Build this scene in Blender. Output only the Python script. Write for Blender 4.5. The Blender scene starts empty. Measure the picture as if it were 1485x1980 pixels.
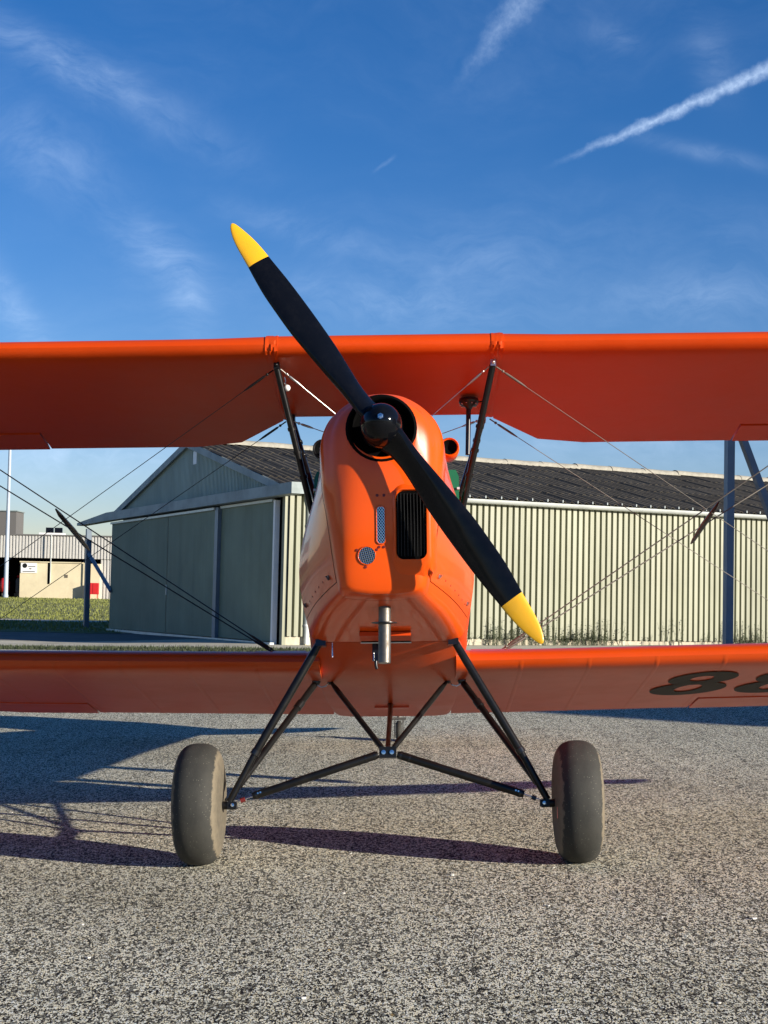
import bpy, bmesh, math, random
from math import sin, cos, pi, radians, sqrt, atan2
from mathutils import Vector, Matrix
from mathutils.bvhtree import BVHTree

random.seed(7)
sc = bpy.context.scene
COL = sc.collection

# ------------------------------------------------------------------ camera
cam_d = bpy.data.cameras.new('camera')
cam = bpy.data.objects.new('camera', cam_d)
COL.objects.link(cam)
sc.camera = cam
cam_d.sensor_fit = 'HORIZONTAL'
cam_d.sensor_width = 36.0
cam_d.lens = 36.0 * 2974 / 1485
cam_d.clip_start = 0.05
cam_d.clip_end = 40000
PITCH = math.atan((1128 - 990) / 2974)
ROLL = 0.02
F_ = Vector((0, cos(PITCH), sin(PITCH)))
R0 = Vector((1, 0, 0))
U0 = Vector((0, -sin(PITCH), cos(PITCH)))
R_ = R0 * cos(ROLL) + U0 * sin(ROLL)
U_ = U0 * cos(ROLL) - R0 * sin(ROLL)
m = Matrix((R_, U_, -F_)).transposed().to_4x4()
m.translation = Vector((0, 0, 1.168))
cam.matrix_world = m

# ------------------------------------------------------------------ light
SUN_EL, SUN_AZ = radians(16), radians(31)
S_DIR = Vector((cos(SUN_EL) * cos(SUN_AZ), -cos(SUN_EL) * sin(SUN_AZ), sin(SUN_EL)))
sun_d = bpy.data.lights.new('sun', 'SUN')
sun_d.energy = 5.0
sun_d.angle = radians(0.53)
sun_d.color = (1.0, 0.915, 0.79)
sun = bpy.data.objects.new('sun', sun_d)
COL.objects.link(sun)
sun.rotation_euler = S_DIR.to_track_quat('Z', 'Y').to_euler()
sun.location = S_DIR * 60

world = bpy.data.worlds.new('World')
sc.world = world
world.use_nodes = True
sc.view_settings.view_transform = 'Standard'
sc.view_settings.look = 'None'
sc.view_settings.exposure = 0.86
sc.view_settings.gamma = 1.0
sc.view_settings.use_curve_mapping = False


class NT:
    """tiny node-tree helper"""
    def __init__(s, tree):
        s.t = tree
        s.t.nodes.clear()

    def n(s, typ, **kw):
        nd = s.t.nodes.new(typ)
        for k, v in kw.items():
            if k == 'ins':
                for kk, vv in v.items():
                    if hasattr(vv, 'links') or hasattr(vv, 'is_output'):
                        s.t.links.new(vv, nd.inputs[kk])
                    else:
                        nd.inputs[kk].default_value = vv
            else:
                setattr(nd, k, v)
        return nd

    def math(s, op, a, b=0.0, c=None, clamp=False):
        d = {0: a, 1: b}
        if c is not None:
            d[2] = c
        return s.n('ShaderNodeMath', operation=op, use_clamp=clamp, ins=d).outputs[0]

    def vdot(s, a, v):
        nd = s.n('ShaderNodeVectorMath', operation='DOT_PRODUCT', ins={0: a, 1: v})
        return nd.outputs['Value']

    def ramp(s, fac, stops, interp='LINEAR'):
        nd = s.n('ShaderNodeValToRGB', ins={0: fac})
        cr = nd.color_ramp
        cr.interpolation = interp
        while len(cr.elements) < len(stops):
            cr.elements.new(0.5)
        for e, (p, c) in zip(cr.elements, stops):
            e.position = p
            e.color = c if len(c) == 4 else (*c, 1)
        return nd.outputs[0]

    def mix(s, fac, a, b, blend='MIX'):
        nd = s.n('ShaderNodeMix', data_type='RGBA', blend_type=blend)
        for i, v in ((0, fac), (6, a), (7, b)):
            if hasattr(v, 'is_output'):
                s.t.links.new(v, nd.inputs[i])
            else:
                nd.inputs[i].default_value = v if i == 0 or len(v) == 4 else (*v, 1)
        return nd.outputs[2]


W = NT(world.node_tree)
sky = W.n('ShaderNodeTexSky', sky_type='NISHITA', sun_disc=False)
sky.sun_elevation = SUN_EL
sky.sun_rotation = atan2(S_DIR.x, S_DIR.y)
sky.altitude = 200
sky.air_density = 1.0
sky.dust_density = 0.0
sky.ozone_density = 3.0
hs = W.n('ShaderNodeHueSaturation', ins={'Saturation': 1.32, 'Value': 1.0, 'Color': sky.outputs[0]})
tint = W.mix(1.0, hs.outputs[0], (0.97, 0.93, 1.20), 'MULTIPLY')
D = W.n('ShaderNodeTexCoord').outputs['Generated']
sep = W.n('ShaderNodeSeparateXYZ', ins={0: D})
az_ = W.math('ARCTAN2', sep.outputs[0], sep.outputs[1])      # bearing, 0 = ahead
el_ = W.math('ARCSINE', sep.outputs[2])                       # height above the horizon
# thin high cloud: warped streaky noise everywhere, thicker in a few patches
warp = W.n('ShaderNodeTexNoise', ins={'Vector': D, 'Scale': 7.0, 'Detail': 4.0, 'Roughness': 0.55})
wv = W.n('ShaderNodeVectorMath', operation='MULTIPLY_ADD', ins={0: warp.outputs['Color'], 1: (0.10, 0.10, 0.10), 2: D})
mp = W.n('ShaderNodeMapping', ins={'Vector': wv.outputs[0], 'Rotation': (0, radians(24), 0), 'Scale': (1.0, 1.0, 3.0)})
fine = W.n('ShaderNodeTexNoise', ins={'Vector': mp.outputs[0], 'Scale': 21.0, 'Detail': 12.0, 'Roughness': 0.66})
finm = W.ramp(fine.outputs[0], [(0.36, (0, 0, 0)), (0.80, (1, 1, 1))])
curl = W.n('ShaderNodeTexNoise', ins={'Vector': wv.outputs[0], 'Scale': 60.0, 'Detail': 6.0, 'Roughness': 0.65})
curlm = W.ramp(curl.outputs[0], [(0.35, (0.2, 0.2, 0.2)), (0.70, (1, 1, 1))])
big = W.n('ShaderNodeTexNoise', ins={'Vector': mp.outputs[0], 'Scale': 3.2, 'Detail': 3.0, 'Roughness': 0.5})
bigm = W.ramp(big.outputs[0], [(0.38, (0, 0, 0)), (0.72, (1, 1, 1))])
dens = W.math('MULTIPLY', bigm, 0.16)


def patch(u, v, ru, rv, rot, amp):
    """a soft cloud patch at bearing u, height v (radians)"""
    du, dv = W.math('SUBTRACT', az_, u), W.math('SUBTRACT', el_, v)
    c, s_ = cos(rot), sin(rot)
    p_ = W.math('DIVIDE', W.math('ADD', W.math('MULTIPLY', du, c), W.math('MULTIPLY', dv, s_)), ru)
    q_ = W.math('DIVIDE', W.math('SUBTRACT', W.math('MULTIPLY', dv, c), W.math('MULTIPLY', du, s_)), rv)
    d2 = W.math('ADD', W.math('MULTIPLY', p_, p_), W.math('MULTIPLY', q_, q_))
    return W.math('MULTIPLY', W.math('EXPONENT', W.math('MULTIPLY', d2, -1.0)), amp)


for pt in ((-0.215, 0.322, 0.075, 0.011, -0.35, 0.45), (-0.220, 0.264, 0.045, 0.022, -0.45, 0.42), (-0.165, 0.295, 0.075, 0.012, -0.4, 0.26),
           (-0.152, 0.208, 0.030, 0.016, -0.6, 0.62), (-0.128, 0.180, 0.014, 0.028, 0.25, 0.40), (-0.242, 0.170, 0.040, 0.011, -0.9, 0.55),
           (0.00, 0.180, 0.080, 0.015, -0.1, 0.42), (0.055, 0.205, 0.05, 0.018, 0.0, 0.26), (0.200, 0.185, 0.050, 0.014, 0.05, 0.42),
           (0.146, 0.345, 0.016, 0.007, -0.3, 0.32), (0.208, 0.328, 0.012, 0.022, 0.4, 0.30), (0.205, 0.274, 0.045, 0.005, -0.25, 0.40),
           (-0.065, 0.228, 0.05, 0.010, -0.25, 0.32), (0.16, 0.105, 0.09, 0.02, 0.0, 0.8), (-0.20, 0.075, 0.08, 0.02, 0.0, 0.7)):
    dens = W.math('ADD', dens, patch(*pt))
cl = W.math('MULTIPLY', W.math('MULTIPLY', dens, finm), W.math('MULTIPLY_ADD', curlm, 0.5, 0.5))
cl = W.math('MULTIPLY_ADD', dens, 0.09, W.math('MULTIPLY', cl, 0.52))


def contrail(u0, v0, u1, v1, w0, w1, amp, rag, t0, t1, t2, t3):
    """a condensation trail along a straight line in the sky, ragged, fading in over t0..t1 and out over t2..t3"""
    L = sqrt((u1 - u0) ** 2 + (v1 - v0) ** 2)
    c, s_ = (u1 - u0) / L, (v1 - v0) / L
    du, dv = W.math('SUBTRACT', az_, u0), W.math('SUBTRACT', el_, v0)
    t = W.math('DIVIDE', W.math('ADD', W.math('MULTIPLY', du, c), W.math('MULTIPLY', dv, s_)), L)
    d = W.math('SUBTRACT', W.math('MULTIPLY', dv, c), W.math('MULTIPLY', du, s_))
    nz = W.n('ShaderNodeTexNoise', ins={'Vector': D, 'Scale': 95.0, 'Detail': 8.0, 'Roughness': 0.62})
    n2 = W.n('ShaderNodeTexNoise', ins={'Vector': D, 'Scale': 330.0, 'Detail': 5.0, 'Roughness': 0.6})
    off = W.math('MULTIPLY', W.math('SUBTRACT', nz.outputs[0], 0.5), rag)
    d = W.math('ADD', d, off)
    w = W.math('MULTIPLY_ADD', t, w1 - w0, w0)
    k = W.math('DIVIDE', W.math('ABSOLUTE', d), W.math('MAXIMUM', w, 0.0005))
    prof = W.math('SUBTRACT', 1.0, W.math('SMOOTH_MIN', k, 1.0, 0.25), clamp=True)
    m1 = W.n('ShaderNodeMapRange', interpolation_type='SMOOTHSTEP', ins={0: t, 1: t0, 2: t1, 3: 0.0, 4: 1.0}).outputs[0]
    m2 = W.n('ShaderNodeMapRange', interpolation_type='SMOOTHSTEP', ins={0: t, 1: t2, 2: t3, 3: 1.0, 4: 0.0}).outputs[0]
    tex = W.math('MULTIPLY_ADD', n2.outputs[0], 1.3, 0.25)
    return W.math('MULTIPLY', W.math('MULTIPLY', W.math('MULTIPLY', prof, tex), W.math('MULTIPLY', m1, m2)), amp, clamp=True)


cl = W.math('ADD', cl, contrail(0.0964, 0.2654, 0.2426, 0.3224, 0.0024, 0.0062, 0.52, 0.0085, 0.0, 0.55, 1.5, 2.2))
cl = W.math('ADD', cl, contrail(0.0379, 0.3128, 0.0845, 0.3681, 0.0040, 0.0130, 0.22, 0.016, -0.1, 0.9, 1.6, 2.4))
cl = W.math('ADD', cl, contrail(-0.0121, 0.2629, 0.003, 0.2744, 0.0014, 0.0020, 0.08, 0.003, -0.1, 0.4, 0.7, 1.1))
above = W.n('ShaderNodeMapRange', interpolation_type='SMOOTHSTEP', ins={0: el_, 1: 0.0, 2: 0.03, 3: 0.0, 4: 1.0}).outputs[0]
cl = W.math('MULTIPLY', cl, above, clamp=True)
# the thin cloud is lit by the same sun: a pale blue-white
skyc = W.mix(cl, tint, (7.4, 9.4, 12.4, 1))
bg = W.n('ShaderNodeBackground', ins={'Color': skyc, 'Strength': 0.059})
wo = W.n('ShaderNodeOutputWorld', ins={0: bg.outputs[0]})


# ------------------------------------------------------------------ materials
def mat(name, col, rough=0.5, rnd=0.0, streak=False, metal=0.0, coat=0.0, var=0.0, vscale=6.0, bump=0.0, bscale=60.0, spec=0.5, dirt=None, dscale=3.0, damt=0.0, coatr=0.05):
    mt = bpy.data.materials.new(name)
    mt.use_nodes = True
    t = NT(mt.node_tree)
    p = t.n('ShaderNodeBsdfPrincipled', ins={'Roughness': rough, 'Metallic': metal, 'Specular IOR Level': spec, 'Coat Weight': coat, 'Coat Roughness': coatr})
    c4 = (*col, 1)
    tcn = t.n('ShaderNodeTexCoord')
    co = tcn.outputs['Object']
    if var > 0 or damt > 0:
        nz = t.n('ShaderNodeTexNoise', ins={'Vector': co, 'Scale': vscale, 'Detail': 5.0, 'Roughness': 0.6})
        dark = tuple(max(0, x * (1 - var)) for x in col)
        lite = tuple(min(1, x * (1 + var)) for x in col)
        c = t.ramp(nz.outputs[0], [(0.25, dark), (0.75, lite)])
        if damt > 0:
            if streak:
                co = t.n('ShaderNodeMapping', ins={'Vector': co, 'Scale': (6.0, 6.0, 0.22)}).outputs[0]
            n2 = t.n('ShaderNodeTexNoise', ins={'Vector': co, 'Scale': dscale, 'Detail': 8.0, 'Roughness': 0.7})
            f = t.ramp(n2.outputs[0], [(0.48, (0, 0, 0)), (0.8, (damt, damt, damt))])
            c = t.mix(f, c, dirt)
            rr = t.math('ADD', t.math('MULTIPLY', f, 0.5), rough, clamp=True)
            t.t.links.new(rr, p.inputs['Roughness'])
        if rnd > 0:
            oi = t.n('ShaderNodeObjectInfo')
            k = t.math('MULTIPLY_ADD', oi.outputs['Random'], 2 * rnd, 1 - rnd)
            kc = t.n('ShaderNodeCombineXYZ', ins={0: k, 1: k, 2: k})
            c = t.mix(1.0, c, kc.outputs[0], 'MULTIPLY')
        t.t.links.new(c, p.inputs['Base Color'])
    else:
        p.inputs['Base Color'].default_value = c4
    if bump > 0:
        nb = t.n('ShaderNodeTexNoise', ins={'Vector': co, 'Scale': bscale, 'Detail': 4.0})
        b = t.n('ShaderNodeBump', ins={'Strength': 1.0, 'Distance': bump, 'Height': nb.outputs[0]})
        t.t.links.new(b.outputs[0], p.inputs['Normal'])
    t.n('ShaderNodeOutputMaterial', ins={0: p.outputs[0]})
    return mt


ORANGE = (0.69, 0.074, 0.0015)
M = {}
M['orange'] = mat('orange_paint', ORANGE, rough=0.34, spec=0.22, coat=0.45, var=0.05, vscale=3, bump=0.0006, bscale=9, dirt=(0.30, 0.07, 0.02), dscale=7, damt=0.10)
M['fabric'] = mat('orange_doped_fabric', (0.56, 0.049, 0.001), rough=0.46, spec=0.22, coat=0.04, var=0.08, vscale=2.0, bump=0.0045, bscale=3.2, dirt=(0.28, 0.06, 0.02), dscale=4, damt=0.15, coatr=0.15)
M['lowfabric'] = mat('orange_doped_fabric_glossy', (0.53, 0.056, 0.0025), rough=0.34, spec=0.42, coat=0.10, var=0.06, vscale=2.5, bump=0.0016, bscale=4, dirt=(0.28, 0.06, 0.02), dscale=4, damt=0.15, coatr=0.2)
M['tape'] = mat('doped_tape', (0.52, 0.058, 0.003), rough=0.36, spec=0.42, coat=0.10, var=0.1, coatr=0.2)
M['black'] = mat('black_paint', (0.006, 0.006, 0.0065), rough=0.28, coat=0.3, var=0.2, vscale=8)
M['propblack'] = mat('propeller_black', (0.003, 0.0035, 0.0052), rough=0.10, spec=0.22, coat=0.0, var=0.2, vscale=5, bump=0.0003, bscale=14, dirt=(0.03, 0.028, 0.025), dscale=20, damt=0.10, coatr=0.06)
M['tube'] = mat('black_tube_paint', (0.006, 0.006, 0.006), rough=0.28, spec=0.3, coat=0.0, var=0.3, vscale=20, dirt=(0.06, 0.052, 0.04), dscale=16, damt=0.12)
M['hole'] = mat('black_and_recess_shade', (0.003, 0.003, 0.003), rough=0.9, spec=0.03)  # near-black: shade painted into openings, and the cowl ring's own black
M['yellow'] = mat('yellow_paint', (0.70, 0.365, 0.008), rough=0.32, coat=0.3, var=0.05, dirt=(0.3, 0.2, 0.03), dscale=18, damt=0.15)
M['steel'] = mat('steel', (0.55, 0.53, 0.50), rough=0.32, metal=1.0, var=0.2, vscale=30)
M['bright'] = mat('bright_steel', (0.75, 0.74, 0.72), rough=0.2, metal=1.0)
M['exhaust'] = mat('exhaust_steel', (0.15, 0.14, 0.125), rough=0.48, metal=0.85, var=0.3, vscale=18, dirt=(0.12, 0.08, 0.05), dscale=14, damt=0.5)
M['rubber'] = mat('tyre_rubber', (0.052, 0.050, 0.044), rough=0.75, var=0.25, vscale=14, bump=0.002, bscale=90, dirt=(0.20, 0.18, 0.13), dscale=38, damt=0.45)
M['dust'] = mat('tyre_dusty_wall', (0.17, 0.145, 0.105), rough=0.9, var=0.5, vscale=26, bump=0.003, bscale=70, dirt=(0.05, 0.045, 0.04), dscale=22, damt=0.8)
M['wire'] = mat('dull_wire', (0.13, 0.12, 0.10), rough=0.5, metal=0.3, var=0.3, vscale=12)
M['red'] = mat('red_paint', (0.55, 0.02, 0.02), rough=0.35, coat=0.2, var=0.1)
M['darkred'] = mat('dark_red_screw', (0.13, 0.01, 0.006), rough=0.4)
M['green'] = mat('green_paint', (0.012, 0.13, 0.055), rough=0.35, coat=0.2, var=0.15)
M['white'] = mat('white_paint', (0.78, 0.77, 0.74), rough=0.4, var=0.05)
M['number'] = mat('number_black', (0.006, 0.005, 0.0025), rough=0.5, spec=0.12)
M['clad'] = mat('pale_green_cladding', (0.25, 0.254, 0.172), rnd=0.07, streak=True, rough=0.5, var=0.10, vscale=1.1, dirt=(0.20, 0.21, 0.13), dscale=1.6, damt=0.5)
M['gable'] = mat('grey_green_gable_cladding', (0.33, 0.41, 0.35), rnd=0.06, streak=True, rough=0.5, var=0.10, vscale=1.1, dirt=(0.20, 0.24, 0.2), dscale=1.6, damt=0.45)
M['door'] = mat('door_dark_green', (0.150, 0.198, 0.140), streak=True, rough=0.45, var=0.18, vscale=0.9, dirt=(0.18, 0.19, 0.13), dscale=1.1, damt=0.5)
M['trimgrey'] = mat('grey_trim', (0.22, 0.265, 0.265), rough=0.5, var=0.2, vscale=1.5, dirt=(0.16, 0.18, 0.15), dscale=2, damt=0.5)
M['galv'] = mat('galvanised', (0.55, 0.58, 0.55), rough=0.4, metal=0.25, var=0.15, vscale=3)
M['navy'] = mat('blue_grey_steel', (0.105, 0.15, 0.20), rough=0.4, var=0.2, vscale=3, dirt=(0.2, 0.2, 0.2), dscale=5, damt=0.2)
M['roof'] = mat('fibre_cement_roof', (0.105, 0.092, 0.072), rnd=0.16, spec=0.1, rough=0.95, var=0.35, vscale=2.2, bump=0.004, bscale=40, dirt=(0.15, 0.135, 0.105), dscale=5, damt=0.4)
M['ridge'] = mat('ridge_cement', (0.33, 0.31, 0.25), rough=0.9, var=0.3, vscale=4, bump=0.01, bscale=12)
M['cream'] = mat('cream_render', (0.62, 0.54, 0.36), rough=0.9, var=0.12, vscale=0.9, dirt=(0.36, 0.30, 0.2), dscale=1.2, damt=0.45)
M['greywall'] = mat('grey_far_wall', (0.115, 0.11, 0.105), rough=0.8, var=0.08, vscale=0.4)
M['concrete'] = mat('pale_concrete', (0.42, 0.39, 0.30), rough=0.95, var=0.3, vscale=1.3, bump=0.004, bscale=30)
M['plinth'] = mat('plinth_concrete', (0.44, 0.40, 0.30), rough=0.95, var=0.35, vscale=3, bump=0.01, bscale=14)
M['polepaint'] = mat('pale_blue_pole', (0.36, 0.42, 0.50), rough=0.4, var=0.08)
M['grass'] = mat('grass_blades', (0.15, 0.165, 0.03), rough=0.7, var=0.6, vscale=0.7)
M['weed'] = mat('weed_leaves', (0.030, 0.042, 0.012), rough=0.7, var=0.5, vscale=2)
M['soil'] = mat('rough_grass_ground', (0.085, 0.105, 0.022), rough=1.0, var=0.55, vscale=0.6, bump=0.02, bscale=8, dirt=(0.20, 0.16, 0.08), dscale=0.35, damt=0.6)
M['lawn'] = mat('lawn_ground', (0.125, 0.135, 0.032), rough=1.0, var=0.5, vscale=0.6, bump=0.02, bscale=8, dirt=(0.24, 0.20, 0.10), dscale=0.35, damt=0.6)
M['verge'] = mat('dark_verge_soil', (0.030, 0.036, 0.012), rough=1.0, var=0.5, vscale=1.2, bump=0.02, bscale=9)
M['lane'] = mat('grey_asphalt', (0.10, 0.10, 0.095), rough=0.9, var=0.25, vscale=1.4, bump=0.004, bscale=60)
M['pebble'] = mat('white_pebble', (0.6, 0.58, 0.52), rough=0.8)
M['shedwall'] = mat('pale_shed_wall', (0.45, 0.44, 0.38), rough=0.6, var=0.1, vscale=0.6)


def gravel_mat():
    mt = bpy.data.materials.new('gravel_asphalt')
    mt.use_nodes = True
    t = NT(mt.node_tree)
    g = t.n('ShaderNodeTexCoord').outputs['Object']
    gs = t.n('ShaderNodeMapping', ins={'Vector': g, 'Scale': (1.0, 0.5, 1.0)}).outputs[0]
    wn = t.n('ShaderNodeTexNoise', ins={'Vector': g, 'Scale': 60.0, 'Detail': 2.0})
    wv_ = t.n('ShaderNodeVectorMath', operation='MULTIPLY_ADD', ins={0: wn.outputs['Color'], 1: (0.007, 0.007, 0.0), 2: gs})
    v = t.n('ShaderNodeTexVoronoi', feature='F1', ins={'Vector': wv_.outputs[0], 'Scale': 205.0, 'Randomness': 1.0})
    v2 = t.n('ShaderNodeTexVoronoi', feature='F1', ins={'Vector': wv_.outputs[0], 'Scale': 92.0, 'Randomness': 1.0})
    sx = t.n('ShaderNodeSeparateXYZ', ins={0: v.outputs['Color']})
    stone = t.ramp(sx.outputs[0], [(0.0, (0.02, 0.019, 0.017)), (0.13, (0.10, 0.09, 0.075)), (0.25, (0.74, 0.70, 0.54)), (0.7, (0.90, 0.86, 0.70)), (1.0, (0.97, 0.95, 0.85))])
    tint = t.ramp(sx.outputs[1], [(0.0, (0.90, 0.97, 1.02)), (0.5, (1, 1, 0.98)), (1.0, (1.06, 1.0, 0.84))])
    stone = t.mix(1.0, stone, tint, 'MULTIPLY')
    gap = t.ramp(v.outputs['Distance'], [(0.50, (1, 1, 1)), (0.68, (0.0, 0.0, 0.0))])
    s2 = t.n('ShaderNodeSeparateXYZ', ins={0: v2.outputs['Color']})
    pit = t.ramp(s2.outputs[2], [(0.66, (0, 0, 0)), (0.80, (1, 1, 1))])
    gapm = t.math('MULTIPLY', gap, t.math('SUBTRACT', 1.0, t.math('MULTIPLY', pit, 0.75)))
    c = t.mix(gapm, (0.016, 0.015, 0.014), stone)  # dark between the grains; the stones' self-shadow is painted into it
    big_ = t.n('ShaderNodeTexNoise', ins={'Vector': g, 'Scale': 0.55, 'Detail': 6.0, 'Roughness': 0.6})
    st_ = t.ramp(big_.outputs[0], [(0.28, (0.84, 0.84, 0.83)), (0.62, (1.03, 1.02, 1.0))])
    c = t.mix(1.0, c, st_, 'MULTIPLY')
    # old oil drips and a damp, worn patch here and there
    ov = t.n('ShaderNodeTexVoronoi', feature='F1', ins={'Vector': g, 'Scale': 0.9})
    on = t.n('ShaderNodeTexNoise', ins={'Vector': g, 'Scale': 14.0, 'Detail': 4.0})
    od = t.math('ADD', ov.outputs['Distance'], t.math('MULTIPLY', t.math('SUBTRACT', on.outputs[0], 0.5), 0.10))
    om = t.ramp(od, [(0.03, (0.55, 0.53, 0.50)), (0.085, (1, 1, 1))])
    c = t.mix(1.0, c, om, 'MULTIPLY')
    pn = t.n('ShaderNodeTexNoise', ins={'Vector': t.n('ShaderNodeMapping', ins={'Vector': g, 'Scale': (0.22, 0.5, 1.0)}).outputs[0], 'Scale': 1.0, 'Detail': 7.0, 'Roughness': 0.65})
    pm = t.ramp(pn.outputs[0], [(0.33, (0.80, 0.79, 0.75)), (0.47, (1, 1, 1))])
    c = t.mix(1.0, c, pm, 'MULTIPLY')
    mid = t.n('ShaderNodeTexNoise', ins={'Vector': g, 'Scale': 9.0, 'Detail': 5.0, 'Roughness': 0.7})
    ml = t.ramp(mid.outputs[0], [(0.3, (0.88, 0.88, 0.88)), (0.7, (1.06, 1.06, 1.06))])
    c = t.mix(1.0, c, ml, 'MULTIPLY')
    p = t.n('ShaderNodeBsdfPrincipled', ins={'Base Color': c, 'Roughness': 0.9, 'Specular IOR Level': 0.12})
    h = t.math('MULTIPLY', gap, t.math('MULTIPLY_ADD', sx.outputs[2], 0.7, 0.3))
    b = t.n('ShaderNodeBump', ins={'Strength': 0.7, 'Distance': 0.004, 'Height': h})
    t.t.links.new(b.outputs[0], p.inputs['Normal'])
    t.n('ShaderNodeOutputMaterial', ins={0: p.outputs[0]})
    return mt


M['gravel'] = gravel_mat()


def tyre_mat():
    """tread rubber in the middle, pale dust on the inner shoulder (a ragged edge)"""
    mt = bpy.data.materials.new('tyre_dusty_rubber')
    mt.use_nodes = True
    t = NT(mt.node_tree)
    co = t.n('ShaderNodeTexCoord').outputs['Object']
    n1 = t.n('ShaderNodeTexNoise', ins={'Vector': co, 'Scale': 30.0, 'Detail': 8.0, 'Roughness': 0.75})
    n2 = t.n('ShaderNodeTexNoise', ins={'Vector': co, 'Scale': 9.0, 'Detail': 5.0, 'Roughness': 0.6})
    sx = t.n('ShaderNodeSeparateXYZ', ins={0: co})
    edge = t.math('MULTIPLY', t.math('ABSOLUTE', sx.outputs[0]), 1.13)
    e = t.math('ADD', edge, t.math('MULTIPLY', t.math('SUBTRACT', n1.outputs[0], 0.5), 0.045))
    dm = t.ramp(e, [(0.0, (0, 0, 0)), (0.086, (0.0, 0.0, 0.0)), (0.092, (0.85, 0.85, 0.85)), (0.115, (0.30, 0.30, 0.30))])
    base = t.ramp(n2.outputs[0], [(0.3, (0.019, 0.019, 0.016)), (0.7, (0.034, 0.033, 0.027))])
    spk = t.n('ShaderNodeTexVoronoi', feature='F1', ins={'Vector': co, 'Scale': 150.0})
    sm = t.ramp(spk.outputs['Distance'], [(0.16, (0.8, 0.8, 0.8)), (0.24, (0, 0, 0))])
    sc_ = t.n('ShaderNodeSeparateXYZ', ins={0: spk.outputs['Color']})
    sm = t.math('MULTIPLY', sm, t.math('GREATER_THAN', sc_.outputs[0], 0.85))
    base = t.mix(t.math('MULTIPLY', sm, 0.6), base, (0.30, 0.28, 0.22))
    c = t.mix(dm, base, (0.20, 0.165, 0.11))
    p = t.n('ShaderNodeBsdfPrincipled', ins={'Base Color': c, 'Roughness': 0.8})
    b = t.n('ShaderNodeBump', ins={'Strength': 0.6, 'Distance': 0.003, 'Height': n1.outputs[0]})
    t.t.links.new(b.outputs[0], p.inputs['Normal'])
    t.n('ShaderNodeOutputMaterial', ins={0: p.outputs[0]})
    return mt


M['tyre'] = tyre_mat()


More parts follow.
